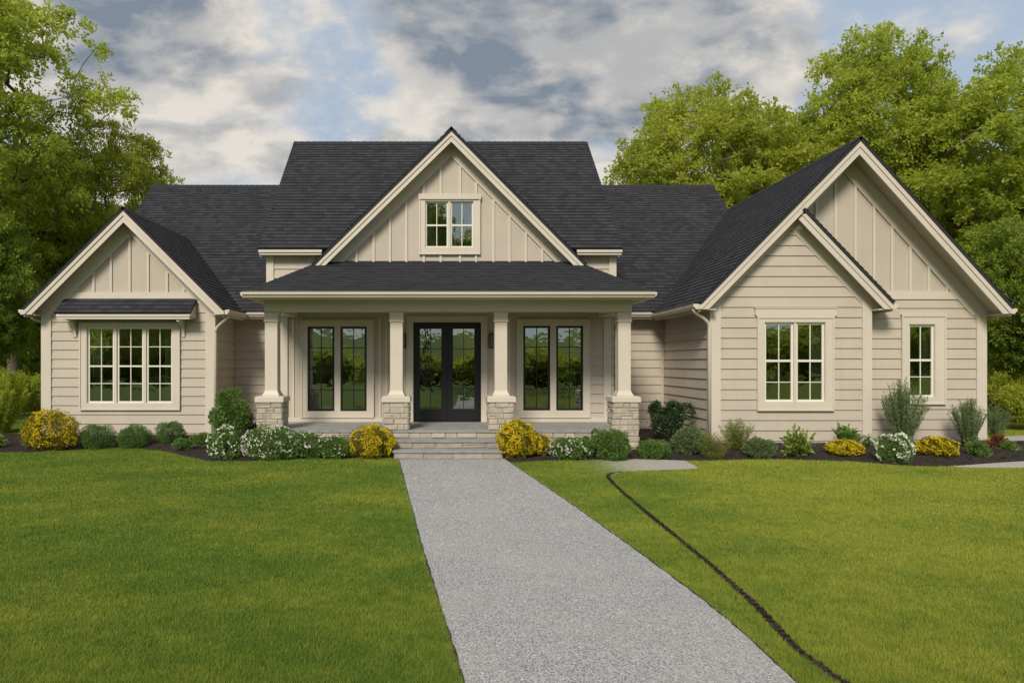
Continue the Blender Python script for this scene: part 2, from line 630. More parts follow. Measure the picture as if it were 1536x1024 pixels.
M['leaf_tree_yellow'] = leaf_mat('light_tree_leaves', (0.20, 0.26, 0.024), (0.47, 0.50, 0.07), None, 0.55, 0.5, 0.3, 0.35)
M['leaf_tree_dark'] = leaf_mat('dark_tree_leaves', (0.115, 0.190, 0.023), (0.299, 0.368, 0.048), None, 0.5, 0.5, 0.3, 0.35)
M['leaf_box'] = leaf_mat('boxwood_leaves', (0.040, 0.105, 0.018), (0.15, 0.27, 0.055), None, 0.25, 0.5, 0.28, 6)
M['leaf_green'] = leaf_mat('shrub_leaves', (0.060, 0.125, 0.022), (0.20, 0.31, 0.07), None, 0.3, 0.5, 0.28, 6)
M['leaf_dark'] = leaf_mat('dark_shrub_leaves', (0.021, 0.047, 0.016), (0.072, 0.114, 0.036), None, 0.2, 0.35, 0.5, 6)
M['leaf_grey'] = leaf_mat('grey_green_leaves', (0.078, 0.124, 0.046), (0.221, 0.280, 0.111), None, 0.25, 0.6, 0.3, 6)
M['leaf_olive'] = leaf_mat('olive_leaves', (0.098, 0.124, 0.023), (0.260, 0.280, 0.065), None, 0.3, 0.5, 0.3, 6)
M['leaf_broad'] = leaf_mat('broad_leaves', (0.091, 0.156, 0.023), (0.312, 0.390, 0.065), None, 0.3, 0.35, 0.5, 6)
M['leaf_red'] = leaf_mat('red_leaves', (0.10, 0.030, 0.015), (0.24, 0.075, 0.035), None, 0.25, 0.5, 0.3, 6)
M['flower_yellow'] = leaf_mat('yellow_blossom', (0.55, 0.40, 0.012), (0.88, 0.68, 0.03), None, 0.25, 0.6, 0.2, 8)
M['leaf_gold'] = leaf_mat('gold_leaves', (0.10, 0.11, 0.012), (0.30, 0.26, 0.02), None, 0.25, 0.5, 0.3, 8)
M['flower_white'] = leaf_mat('white_blossom', (0.66, 0.66, 0.56), (0.86, 0.85, 0.76), None, 0.2, 0.6, 0.2, 8)

#@SPLIT_GROUND
# ------------------------------------------------------------------ the ground, path and beds
def gpt(px, py, z=0.0):
    Y = YG(py, z)
    return (X(px, Y), Y)


def grid_mesh(name, xs, ys, zfun, m, kind='structure'):
    mb = MB()
    nx, ny = len(xs), len(ys)
    V = [(x, y, zfun(x, y)) for y in ys for x in xs]
    mb.v = V
    for j in range(ny - 1):
        for i in range(nx - 1):
            mb.f.append((j * nx + i, j * nx + i + 1, (j + 1) * nx + i + 1, (j + 1) * nx + i))
            mb.uv.extend([(0, 0)] * 4)
    o = build(name, mb, m)
    tag(o, kind=kind)
    return o


def far_z(x, y):
    # flat garden; low hills far behind the house and behind the camera
    r = max(0.0, (math.hypot(x, y - 8) - 50) / 240.0)
    h = min(1, r) ** 1.1 * (14 if y > 0 else 26)
    return h * (0.75 + 0.25 * math.sin(x * 0.013 + 1) * math.cos(y * 0.011))


gx = [-900, -500, -300, -200, -140, -100, -70, -50, -30, -15, 0, 15, 30, 50, 70, 100, 140, 200, 300, 500, 900]
grid_mesh('ground', gx, [g + 8 for g in gx], lambda x, y: far_z(x, y), M['ground'])


def dense(pts, step=0.35):
    """round off a polyline of plan points"""
    P = [Vector((p[0], p[1], 0)) for p in pts]
    out = []
    for i in range(len(P) - 1):
        p0 = P[max(i - 1, 0)]; p1 = P[i]; p2 = P[i + 1]; p3 = P[min(i + 2, len(P) - 1)]
        n = max(2, int((p2 - p1).length / step))
        for k in range(n):
            t = k / n
            q = 0.5 * ((2 * p1) + (-p0 + p2) * t + (2 * p0 - 5 * p1 + 4 * p2 - p3) * t * t + (-p0 + 3 * p1 - 3 * p2 + p3) * t ** 3)
            out.append((q.x, q.y))
    out.append((P[-1].x, P[-1].y))
    return out


path_l = dense([gpt(592, 683), gpt(598, 690), gpt(612, 740), gpt(628, 801), gpt(658, 902), gpt(695, 1024), (0.30, 1.5), (0.5, -3), (0.8, -9)])
path_r = dense([gpt(753, 683), gpt(770, 697), gpt(864, 761), gpt(1053, 899), gpt(1195, 1024), (2.12, 1.5), (2.3, -3), (2.6, -9)])


def offset_line(pl, d):
    out = []
    for i, p in enumerate(pl):
        a = pl[max(0, i - 1)]; b = pl[min(len(pl) - 1, i + 1)]
        L = math.dist(a, b); nx, ny = -(b[1] - a[1]) / L, (b[0] - a[0]) / L
        out.append((p[0] + nx * d, p[1] + ny * d))
    return out


def strip_between(name, a, b, z, m, kind='structure', n=90, across=6, rag=0.0):
    def resample(pl, n):
        d = [0]
        for i in range(1, len(pl)): d.append(d[-1] + math.dist(pl[i], pl[i - 1]))
        out = []
        for k in range(n):
            s = d[-1] * k / (n - 1); i = 1
            while i < len(d) - 1 and d[i] < s: i += 1
            t = (s - d[i - 1]) / max(1e-9, d[i] - d[i - 1])
            out.append((pl[i - 1][0] + (pl[i][0] - pl[i - 1][0]) * t, pl[i - 1][1] + (pl[i][1] - pl[i - 1][1]) * t))
        return out
    A, B = resample(a, n), resample(b, n)
    mb = MB()
    for k in range(n):
        for j in range(across + 1):
            t = j / across
            jx = random.uniform(-rag, rag) if j in (0, across) else 0
            mb.v.append((A[k][0] * (1 - t) + B[k][0] * t + jx, A[k][1] * (1 - t) + B[k][1] * t, z))
    w_ = across + 1
    for k in range(n - 1):
        for j in range(across):
            mb.f.append((k * w_ + j, (k + 1) * w_ + j, (k + 1) * w_ + j + 1, k * w_ + j + 1)); mb.uv.extend([(0, 0)] * 4)
    o = build(name, mb, m)
    tag(o, kind=kind)
    return o, A, B


path_o, PA, PB = strip_between('path', path_l, path_r, 0.006, M['gravel'], n=400, rag=0.004)
path_poly = PA + PB[::-1]

for pl_, s_ in ((path_l, 1), (path_r, -1)):
    e0, e1 = offset_line(pl_, 0.006 * s_), offset_line(pl_, -0.006 * s_)
    strip_between('path_edge', e0 if s_ > 0 else e1, e1 if s_ > 0 else e0, 0.010, M['mulch_base'], n=300, across=2, rag=0.006)

strip_c = dense([gpt(930, 708.5), gpt(914, 711.5), gpt(914, 719), gpt(932, 737), gpt(972, 771), gpt(1070, 852), gpt(1134, 909), gpt(1262, 1024), (3.0, 2.6), (3.9, 0)])
sl, sr = offset_line(strip_c, -0.030), offset_line(strip_c, 0.030)
strip_o, SA, SB = strip_between('edging_trench', sl, sr, 0.005, M['mulch_base'], n=140, across=2, rag=0.008)
strip_poly = SA + SB[::-1]

# planting beds: front edge as seen, back edge under the walls
bed_l_front = dense([(-14.5, 14.6), gpt(0, 679), gpt(78, 676), gpt(166, 671), gpt(199, 671), gpt(244, 677), gpt(300, 689), gpt(317, 691.5), gpt(384, 691.5), gpt(457, 688), gpt(530, 685.6), gpt(591, 685.5)])
bed_r_front = dense([gpt(752, 684.5), gpt(766, 694), gpt(800, 691.5), gpt(894, 690), gpt(957, 688.5), gpt(1030, 691), gpt(1100, 690), gpt(1174, 689), gpt(1279, 692.6), gpt(1349, 698), gpt(1419, 699.6), gpt(1536, 692), (14.2, 13.6), (15.5, 14.6)])


def fy(pl, x):
    for i in range(len(pl) - 1):
        if pl[i][0] <= x <= pl[i + 1][0]:
            t = (x - pl[i][0]) / max(1e-9, pl[i + 1][0] - pl[i][0])
            return pl[i][1] + (pl[i + 1][1] - pl[i][1]) * t
    return pl[0][1] if x < pl[0][0] else pl[-1][1]


def back_l(x): return 16.6 if x < -5.6 else (18.0 if x < -3.95 else 14.5)
def back_r(x): return 14.5 if x < 3.9 else (18.0 if x < 5.9 else 15.0)


def bed_z(x, y):
    pl, bk = (bed_l_front, back_l) if x < 0 else (bed_r_front, back_r)
    f = fy(pl, x); b = 16.4 if x < -3.95 else (14.5 if x < 3.9 else 14.9)
    t = max(0.0, min(1.0, (y - f) / max(0.3, b - f)))
    return 0.010 + 0.16 * math.sin(min(1, t * 1.05) * math.pi / 2) ** 1.1


def bed(front, back, name):
    mb = MB(); nt = 26
    xs = []
    x0, x1 = front[0][0], front[-1][0]
    n = int((x1 - x0) / 0.08)
    for k in range(n + 1): xs.append(x0 + (x1 - x0) * k / n)
    for x in xs:
        f = fy(front, x); b = back(x)
        for j in range(nt + 1):
            y = f + (b - f) * j / nt
            z = bed_z(x, y) + (random.uniform(-0.008, 0.012) if 0 < j else -0.004)
            mb.v.append((x, y, z))
    w_ = nt + 1
    for i in range(len(xs) - 1):
        for j in range(nt):
            mb.f.append((i * w_ + j, (i + 1) * w_ + j, (i + 1) * w_ + j + 1, i * w_ + j + 1)); mb.uv.extend([(0, 0)] * 4)
    o = build(name, mb, M['mulch_base']); tag(o, kind='structure')
    return [(x, fy(front, x)) for x in xs] + [(x, back(x)) for x in xs[::-1]]


bedpoly_l = bed(bed_l_front, back_l, 'flower_bed')
bedpoly_r = bed(bed_r_front, back_r, 'flower_bed')

pad1 = [gpt(*q) for q in ((894, 690.3), (957, 688.8), (1026, 690.5), (1050, 702.5), (1030, 704), (960, 706), (930, 709), (914, 716), (895, 713), (868, 708), (852, 699), (862, 692.5))]
pad2 = [gpt(*q) for q in ((1425, 700.5), (1450, 696.5), (1490, 694), (1540, 691.5), (1600, 690.5), (1600, 702), (1540, 702), (1480, 702))]
pad3 = [gpt(*q) for q in ((1500, 655), (1560, 652), (1600, 652), (1600, 668), (1560, 670), (1530, 667))]
for pd in (pad1, pad2, pad3):
    mb = MB(); mb.face([(x, y, 0.007) for x, y in pd])
    if 'pad' not in M: M['pad'] = pad_mat()
    if mb.v:
        o = build('gravel_pad', mb, M['pad']); tag(o, kind='structure')


def inside(P, poly):
    x, y = P[:, 0], P[:, 1]
    r = np.zeros(len(P), bool)
    q = np.array(poly)
    j = len(q) - 1
    for i in range(len(q)):
        xi, yi = q[i]; xj, yj = q[j]
        c = ((yi > y) != (yj > y))
        with np.errstate(divide='ignore', invalid='ignore'):
            xx = (xj - xi) * (y - yi) / (yj - yi) + xi
        r ^= c & (x < xx)
        j = i
    return r


def raw_mesh(name, V, nper, rnd=None):
    """mesh of separate polygons with nper corners each, from a numpy array of vertices"""
    V = np.ascontiguousarray(V, dtype=np.float32)
    nv = len(V); nf = nv // nper
    me = bpy.data.meshes.new(name)
    me.vertices.add(nv); me.loops.add(nv); me.polygons.add(nf)
    me.vertices.foreach_set('co', V.ravel())
    me.loops.foreach_set('vertex_index', np.arange(nv, dtype=np.int32))
    me.polygons.foreach_set('loop_start', np.arange(0, nv, nper, dtype=np.int32))
    me.polygons.foreach_set('loop_total', np.full(nf, nper, dtype=np.int32))
    if rnd is not None:
        a = me.attributes.new('rnd', 'FLOAT', 'POINT')
        a.data.foreach_set('value', np.repeat(rnd.astype(np.float32), nper))
    me.update(calc_edges=True)
    return me


rng = np.random.default_rng(11)
# lawn blades: thick enough on the ground everywhere the lawn is looked at
def lawn_blades():
    n = 1750000
    Y = np.exp(rng.uniform(math.log(3.0), math.log(19.0), n))
    x = rng.uniform(-0.80, 1.0, n) * Y + rng.uniform(-1.2, 1.2, n)
    P = np.stack([x, Y], 1)
    keep = ~inside(P, path_poly) & ~inside(P, strip_poly) & ~inside(P, bedpoly_l) & ~inside(P, bedpoly_r)
    keep &= ~inside(P, pad2) & ~inside(P, pad3)
    in1 = inside(P, pad1)
    # the grass thins out over the left end of the small pad
    keep &= ~(in1 & (rng.uniform(0, 1, n) < np.clip((x - 2.6) / 1.1, 0, 1)))
    keep &= ~((x > -9.9) & (x < 12.0) & (Y > 14.6))
    P = P[keep]; Y = Y[keep]; n = len(P)
    ang = rng.uniform(0, 2 * math.pi, n)
    h = rng.uniform(0.014, 0.032, n) * (0.85 + 0.35 * np.sin(P[:, 0] * 1.7 + np.sin(P[:, 1] * 2.1)) ** 2)
    h *= np.clip(1.15 - Y / 60, 0.8, 1.1)
    wd = np.clip(0.0009 * Y, 0.0028, 0.02) * rng.uniform(0.7, 1.3, n)
    lean = rng.uniform(0.0, 0.75, n) * h; la = rng.uniform(0, 2 * math.pi, n)
    V = np.zeros((n, 3, 3), np.float32)
    dx, dy = np.cos(ang) * wd / 2, np.sin(ang) * wd / 2
    V[:, 0] = np.stack([P[:, 0] - dx, P[:, 1] - dy, np.zeros(n)], 1)
    V[:, 1] = np.stack([P[:, 0] + dx, P[:, 1] + dy, np.zeros(n)], 1)
    V[:, 2] = np.stack([P[:, 0] + np.cos(la) * lean, P[:, 1] + np.sin(la) * lean, h], 1)
    me = raw_mesh('lawn_grass', V.reshape(-1, 3), 3, rng.uniform(0, 1, n))
    o = link('lawn_grass', me, M['grass'])
    tag(o, 'short mown green and yellowish lawn grass on both sides of the gravel path', 'grass', kind='stuff')


lawn_blades()


def gravel_stones():
    n = 52000
    Y = np.exp(rng.uniform(math.log(3.3), math.log(13.2), n))
    x = rng.uniform(-1.3, 2.6, n)
    P = np.stack([x, Y], 1)
    k = inside(P, path_poly)
    # a few strays just off the edge
    st_ = inside(np.stack([x * 1.0 + 0.05, Y], 1), path_poly) | inside(np.stack([x - 0.05, Y], 1), path_poly)
    k = k | (st_ & (rng.uniform(0, 1, n) < 0.35))
    P = P[k]; n = len(P)
    r_ = rng.uniform(0.003, 0.0075, n) * np.clip(P[:, 1] / 7, 0.8, 1.4)
    a = rng.uniform(0, 6.28, n); e = rng.uniform(0.6, 1.0, n); f = rng.uniform(0.35, 0.7, n)
    ax = np.stack([np.cos(a) * r_, np.sin(a) * r_, rng.uniform(-0.3, 0.3, n) * r_], 1)
    ay = np.stack([-np.sin(a) * r_ * e, np.cos(a) * r_ * e, rng.uniform(-0.3, 0.3, n) * r_], 1)
    az = np.stack([np.zeros(n), np.zeros(n), r_ * f], 1)
    C = np.stack([P[:, 0], P[:, 1], 0.0065 + r_ * f * 0.35], 1)
    T = []
    for sx, sy in ((1, 1), (-1, 1), (-1, -1), (1, -1)):
        p, q = (C + sx * ax, C + sy * ay)
        if sx * sy > 0: T += [p, q, C + az]
        else: T += [q, p, C + az]
    V = np.stack(T, 1).reshape(-1, 3)
    me = raw_mesh('gravel', V, 3, np.repeat(rng.uniform(0, 1, n), 4))
    o = link('gravel', me, M['pebble'])
    tag(o, 'loose pale grey gravel stones lying on the garden path', 'gravel', kind='stuff')


gravel_stones()


def mulch_chips():
    n = 90000
    x = rng.uniform(-12, 15, n); Y = rng.uniform(12.3, 18.0, n)
    P = np.stack([x, Y], 1)
    k = (inside(P, bedpoly_l) | inside(P, bedpoly_r))
    P = P[k]
    C = []
    for p in P:
        C.append((p[0], p[1], bed_z(p[0], p[1]) + random.uniform(0.0, 0.02)))
    nb_ = len(C)
    for i in range(7000):      # chips along the narrow trench in the lawn
        j = random.randrange(len(SA)); t = random.random()
        C.append((SA[j][0] * t + SB[j][0] * (1 - t) + random.gauss(0, 0.006), SA[j][1] * t + SB[j][1] * (1 - t) + random.gauss(0, 0.012), 0.008 + random.random() * 0.01))
    C = np.array(C); n = len(C)
    a = rng.uniform(0, 2 * math.pi, n); L = rng.uniform(0.006, 0.022, n); W = rng.uniform(0.003, 0.008, n)
    L[nb_:] *= 0.5
    d = np.stack([np.cos(a), np.sin(a), rng.uniform(-0.35, 0.35, n)], 1) * L[:, None]
    s = np.stack([-np.sin(a), np.cos(a), rng.uniform(-0.6, 0.6, n)], 1) * W[:, None]
    V = np.stack([C - d - s, C + d - s, C + d + s, C - d + s], 1).reshape(-1, 3)
    me = raw_mesh('mulch', V, 4, rng.uniform(0, 1, n) ** 1.6)
    o = link('mulch', me, M['mulch'])
    tag(o, 'dark brown bark mulch chips covering the planting beds along the house', 'mulch', kind='stuff')


mulch_chips()

#@SPLIT_HOUSE
# ------------------------------------------------------------------ the house
house = empty('house', (0.0, 16.0, 0.0))
tag(house, 'cream farmhouse with dark shingle gable roofs, stone based porch columns and black double door', 'house')
HP = house
Y_LW, Y_LR = 16.25, 15.85          # left wing: wall, rake board
Y_RS, Y_RB, Y_RR = 14.62, 14.88, 14.30   # right wing: projecting wall, big wall, rake board
Y_MW, Y_ME = 17.8, 17.4            # recessed main wall, its eave
Y_CW, Y_GW, Y_GR = 16.0, 15.93, 15.55    # centre block wall, centre gable wall, its rake board
Z_ME = Z(467, Y_ME)
MS = 0.98                          # slope of the long low roof
Y_MR = 22.0; Z_MR = Z_ME + MS * (Y_MR - Y_ME)
GZ = 0.0
FLOOR = 0.513

# apex / eave points (x, z) of each gable at its rake plane
LA = (X(185, Y_LR), Z(311, Y_LR)); LL = (X(34, Y_LR), Z(462, Y_LR)); LRt = (X(336, Y_LR), Z(462, Y_LR))
RA = (X(1290, Y_RR), Z(206, Y_RR)); RL = (X(1049, Y_RR), Z(453, Y_RR)); RRt = (X(1519, Y_RR), Z(460, Y_RR))
SR = (X(1341, Y_RR), Z(453, Y_RR))
ksl = (RA[1] - RL[1]) / (RA[0] - RL[0])
xs_ = (SR[1] - RL[1] + 1.045 * SR[0] + ksl * RL[0]) / (ksl + 1.045)
SA_ = (xs_, RL[1] + ksl * (xs_ - RL[0]))
GA = (X(677, Y_GR), Z(192, Y_GR)); GL = (X(468, Y_GR), Z(397, Y_GR)); GR_ = (X(880, Y_GR), Z(397, Y_GR))


def roof_slab(name, pts, label=None, th=0.055, parent=HP, thick_only=False):
    mb = MB()
    n, u, v, d = clad(mb, pts, 0.14, 0.017, 0.003, flip=(0, 0, 1))
    P = [Vector(p) for p in pts]
    mb.loft([tuple(p - n * 0.001) for p in P], [tuple(p - n * th) for p in P])
    return build(name, mb, M['shingle'], parent, label)


def ridge_cap(p0, p1, hw=0.13, drop=0.13, parent=HP):
    """overlapping cap shingles along a ridge"""
    p0, p1 = Vector(p0), Vector(p1)
    t = (p1 - p0); L = t.length; t.normalize()
    s = t.cross(Vector((0, 0, 1))).normalized()
    mb = MB(); n = int(L / 0.18)
    for k in range(n):
        a = p0 + t * (L * k / n); b = p0 + t * (L * (k + 1) / n)
        za, zb = 0.030, 0.020
        for sg in (-1, 1):
            pa = [a + Vector((0, 0, za)), a + s * sg * hw + Vector((0, 0, za - drop)), a + s * sg * hw + Vector((0, 0, za - drop - 0.012)), a + Vector((0, 0, za - 0.012))]
            pb = [b + Vector((0, 0, zb)), b + s * sg * hw + Vector((0, 0, zb - drop)), b + s * sg * hw + Vector((0, 0, zb - drop - 0.012)), b + Vector((0, 0, zb - 0.012))]
            mb.loft([tuple(q) for q in pa], [tuple(q) for q in pb])
    return build('ridge_cap', mb, M['shingle'], parent)


def rake(e, a, y0, y1, o0, o1, mb, cutz=0.15):
    """board following a rake from eave point e to apex a, perpendicular offsets o0..o1 below the roof line"""
    L = math.dist(e, a); c = abs(a[0] - e[0]) / L
    pl = clip([(e[0], e[1] - o0 / c), (a[0], a[1] - o0 / c), (a[0], a[1] - o1 / c), (e[0], e[1] - o1 / c)], 1, e[1] - cutz, True)
    mb.prism_xz(pl, y0, y1)


def under_poly(x0, x1, z0, z1, e1, a, e2, off=0.09):
    """the part of a wall rectangle that lies under a gable"""
    L = math.dist(e1, a); o = off * L / abs(a[0] - e1[0])
    k1 = (a[1] - e1[1]) / (a[0] - e1[0]); k2 = (a[1] - e2[1]) / (a[0] - e2[0])
    p = [(a[0] - 6, a[1] - o - 6 * k1), (a[0] + 6, a[1] - o + 6 * k2), (a[0], a[1] - o)]
    for ax, v, g in ((0, x0, True), (0, x1, False), (1, z0, True), (1, z1, False)): p = clip(p, ax, v, g)
    return p


def gable_trim(sides, yr, yw, bw=0.24, label=None, fr0=0.10, fr1=0.42):
    for e, a in sides:
        m1 = MB(); rake(e, a, yr, yr + 0.03, 0.055, bw, m1)
        rake(e, a, yr - 0.022, yr - 0.002, 0.056, 0.056 + bw * 0.33, m1)
        build('rake_board', m1, M['trim'], HP)
        m2 = MB(); rake(e, a, yr + 0.032, yw - 0.003, 0.075, 0.10, m2)
        build('soffit', m2, M['soffit'], HP)
    # the frieze board lies on the wall just under the soffit
    for e, a in sides:
        m3 = MB(); rake(e, a, yw - 0.040, yw - 0.004, fr0 + 0.004, fr1, m3)
        build('frieze_board', m3, M['trim'], HP)


# ---- walls
LAPX = 0.225
def holes_for(lst): return [(x0, x1, z0, z1) for (x0, x1, z0, z1) in lst]


def front_wall(name, poly, Y, holes=(), lap=True, m='siding', label=None, phase=0.0):
    mb = MB()
    pts = [(x, Y, z) for x, z in poly]
    if lap: clad(mb, pts, LAPX, 0.027, 0.003, holes, flip=(0, -1, 0), phase=phase)
    else: clad(mb, pts, None, 0, 0, holes, flip=(0, -1, 0))
    return build(name, mb, M[m], HP, label)


def side_wall(name, poly_yz, x, nx, lap=True, label=None):
    mb = MB()
    pts = [(x, y, z) for y, z in poly_yz]
    clad(mb, pts, LAPX if lap else None, 0.027 if lap else 0, 0.003 if lap else 0, flip=(nx, 0, 0))
    return build(name, mb, M['siding'], HP, label)


# windows measured in the photograph: opening rectangles
def rect(px0, px1, py0, py1, Y): return (X(px0, Y), X(px1, Y), Z(py1, Y), Z(py0, Y))
OP_L = rect(131, 260, 489.5, 605, Y_LW)
OP_R = rect(1145, 1237, 483, 603, Y_RS)
OP_B = rect(1361, 1401, 486, 596, Y_RB)
OP_P1 = rect(461, 551, 489, 617, Y_CW)
OP_P2 = rect(784, 875, 488, 616, Y_CW)
OP_D = rect(620, 721.5, 483.5, 633, Y_CW)
OP_D = (OP_D[0], OP_D[1], FLOOR, OP_D[3])
OP_G = rect(637.5, 710.5, 302, 372, Y_GW)

# left wing
xl0, xl1 = X(66, Y_LW), X(321, Y_LW)
zb_l = Z(443, Y_LW)
def under(e, a, x, off=0.09):
    L = math.dist(e, a); c = abs(a[0] - e[0]) / L
    return a[1] + (e[1] - a[1]) * (x - a[0]) / (e[0] - a[0]) - off / c
base_z = 0.16
front_wall('wall', under_poly(xl0, xl1, base_z + 0.06, zb_l, LL, LA, LRt), Y_LW, [OP_L])
front_wall('gable_wall', under_poly(xl0, xl1, zb_l, 9, LL, LA, LRt), Y_LW, [], False, 'panel')
side_wall('wall', [(Y_LW, base_z + 0.06), (Y_MW, base_z + 0.06), (Y_MW, 3.4), (Y_LW, 3.4)], xl1, 1)
side_wall('wall', [(Y_LW, 0), (26.2, 0), (26.2, 3.25), (Y_LW, 3.25)], xl0, -1)
# right wing
xs0, xs1 = X(1067, Y_RS), X(1303, Y_RS)
xb1 = X(1475, Y_RB)
def small_top(x):
    return under(RL, RA, x) if x < SA_[0] else SR[1] + (SA_[1] - SR[1]) * (x - SR[0]) / (SA_[0] - SR[0]) - 0.09 * 1.44
front_wall('wall', [(xs0, base_z + 0.06), (xs1, base_z + 0.06), (xs1, small_top(xs1)), (SA_[0], small_top(SA_[0] - 1e-6)), (xs0, small_top(xs0))], Y_RS, [OP_R])
zb_r = Z(443, Y_RB)
front_wall('wall', under_poly(xs1 - 0.3, xb1, base_z + 0.06, zb_r, RL, RA, RRt), Y_RB, [OP_B])
front_wall('gable_wall', under_poly(SA_[0] - 0.25, xb1, zb_r, 9, RL, RA, RRt), Y_RB, [], False, 'panel')
side_wall('wall', [(Y_RS, base_z + 0.06), (Y_MW, base_z + 0.06), (Y_MW, 3.5), (Y_RS, 3.5)], xs0, -1)
side_wall('wall', [(Y_RS, 0), (Y_RB, 0), (Y_RB, 3.3), (Y_RS, 3.3)], xs1, 1)
side_wall('wall', [(Y_RB, 0), (24.0, 0), (24.0, 3.2), (Y_RB, 3.2)], xb1, 1)
# main recessed walls and the back of the house
xc0, xc1 = X(403, Y_CW), X(921, Y_CW)
front_wall('wall', [(xl1, base_z + 0.06), (xc0 + 0.2, base_z + 0.06), (xc0 + 0.2, Z_ME), (xl1, Z_ME)], Y_MW)
front_wall('wall', [(xc1 - 0.2, base_z + 0.06), (xs0, base_z + 0.06), (xs0, Z_ME), (xc1 - 0.2, Z_ME)], Y_MW)
mb = MB(); clad(mb, [(xl0, 26.2, 0), (xb1, 26.2, 0), (xb1, 26.2, 3.25), (xl0, 26.2, 3.25)], LAPX, 0.02, 0.003, flip=(0, 1, 0))
build('wall', mb, M['siding'], HP, 'rear wall')
side_wall('wall', [(24.0, 0), (26.2, 0), (26.2, 3.2), (24.0, 3.2)], xb1, 1)
# centre block: porch wall with its openings, side walls up to the high roof
zc_top = Z(374, Y_CW)
XPL = X(880, Y_CW)
front_wall('wall', [(xc0, FLOOR), (XPL, FLOOR), (XPL, 3.05), (xc0, 3.05)], Y_CW, [OP_P1, OP_D, (OP_P2[0], XPL + 1, OP_P2[2], OP_P2[3])], False, 'panel')
front_wall('wall', [(XPL, FLOOR), (xc1, FLOOR), (xc1, 3.05), (XPL, 3.05)], Y_CW)
front_wall('wall', [(xc0, 3.05), (xc1, 3.05), (xc1, zc_top), (xc0, zc_top)], Y_CW)
UE, UR = 15.72, 19.4
Z_UE = Z(372, UE); Z_UR = Z(213.5, UR)
US = (Z_UR - Z_UE) / (UR - UE)
side_wall('wall', [(Y_CW, 0), (Y_MW + 5, 0), (Y_MW + 5, 4.6), (UR, Z_UR - 0.12), (Y_CW, zc_top)], xc0, -1)
side_wall('wall', [(Y_CW, 0), (Y_MW + 5, 0), (Y_MW + 5, 4.6), (UR, Z_UR - 0.12), (Y_CW, zc_top)], xc1, 1)
# centre gable wall
zg0 = 4.05
front_wall('gable_wall', under_poly(GL[0] - 0.1, GR_[0] + 0.1, zg0, 9, GL, GA, GR_), Y_GW, [OP_G], False, 'panel')
# end gables of the long low roof
X_M0, X_M1 = X(228, Y_MR), X(1070, Y_MR)
side_wall('wall', [(Y_MW, 3.25), (26.2, 3.25), (Y_MR, Z_MR - 0.12)], X_M0 + 0.15, -1)
side_wall('wall', [(Y_MW, 3.25), (26.2, 3.25), (Y_MR, Z_MR - 0.12)], X_M1 - 0.15, 1)

# foundation strip under the siding
def foundation(x0, x1, Y, z1=base_z + 0.058):
    build('foundation', MB().box(x0, x1, Y - 0.012, Y + 0.2, 0, z1), M['foundation'], HP)
foundation(xl0, xl1, Y_LW); foundation(xs0, xs1, Y_RS); foundation(xs1 + 0.003, xb1, Y_RB)
build('foundation', MB().box(xs0 + 0.0, xs0 + 0.2, Y_RS + 0.2, Y_MW, 0, base_z + 0.058), M['foundation'], HP)
foundation(xl1, xc0, Y_MW); foundation(xc1, xs0, Y_MW)
build('foundation', MB().box(xl1 - 0.2, xl1, Y_LW + 0.2, Y_MW, 0, base_z + 0.058), M['foundation'], HP)

# ---- roofs
roof_slab('roof', [(X_M0, Y_ME - 0.02, Z_ME), (X_M1 + 0.15, Y_ME - 0.02, Z_ME), (X_M1, Y_MR, Z_MR), (X_M0, Y_MR, Z_MR)], 'long low main roof')
roof_slab('roof', [(X_M0, Y_MR, Z_MR), (X_M1, Y_MR, Z_MR), (X_M1, 26.6, Z_MR - MS * 4.6), (X_M0, 26.6, Z_MR - MS * 4.6)])
ridge_cap((X_M0, Y_MR, Z_MR), (X_M1, Y_MR, Z_MR))
XU0, XU1 = X(387, UE), X(934, UE)
yv = UE + (GA[1] - Z_UE) / US
xvl = GA[0] + (GL[0] - GA[0]) * (GA[1] - Z_UE) / (GA[1] - GL[1]); xvr = GA[0] + (GR_[0] - GA[0]) * (GA[1] - Z_UE) / (GA[1] - GR_[1])
roof_slab('roof', [(XU0, UE, Z_UE), (xvl, UE, Z_UE), (GA[0], yv, GA[1]), (GA[0], UR, Z_UR), (XU0, UR, Z_UR)], 'high roof left of the centre gable')
roof_slab('roof', [(xvr, UE, Z_UE), (XU1, UE, Z_UE), (XU1 - 0.06, UR, Z_UR), (GA[0], UR, Z_UR), (GA[0], yv, GA[1])], 'high roof right of the centre gable')
roof_slab('roof', [(XU0, UR, Z_UR), (XU1 - 0.06, UR, Z_UR), (XU1, 2 * UR - UE, Z_UE), (XU0, 2 * UR - UE, Z_UE)])
ridge_cap((XU0, UR, Z_UR), (XU1 - 0.06, UR, Z_UR))
# left gable roof
yb = 20.4
roof_slab('roof', [(LL[0], Y_LR - 0.04, LL[1]), (LL[0], 23.0, LL[1]), (LA[0], 23.0, LA[1]), (LA[0], Y_LR - 0.04, LA[1])])
roof_slab('roof', [(LRt[0], Y_LR - 0.04, LRt[1]), (LRt[0], yb, LRt[1]), (LA[0], yb, LA[1]), (LA[0], Y_LR - 0.04, LA[1])])
ridge_cap((LA[0], Y_LR - 0.04, LA[1]), (LA[0], 19.7, LA[1]))
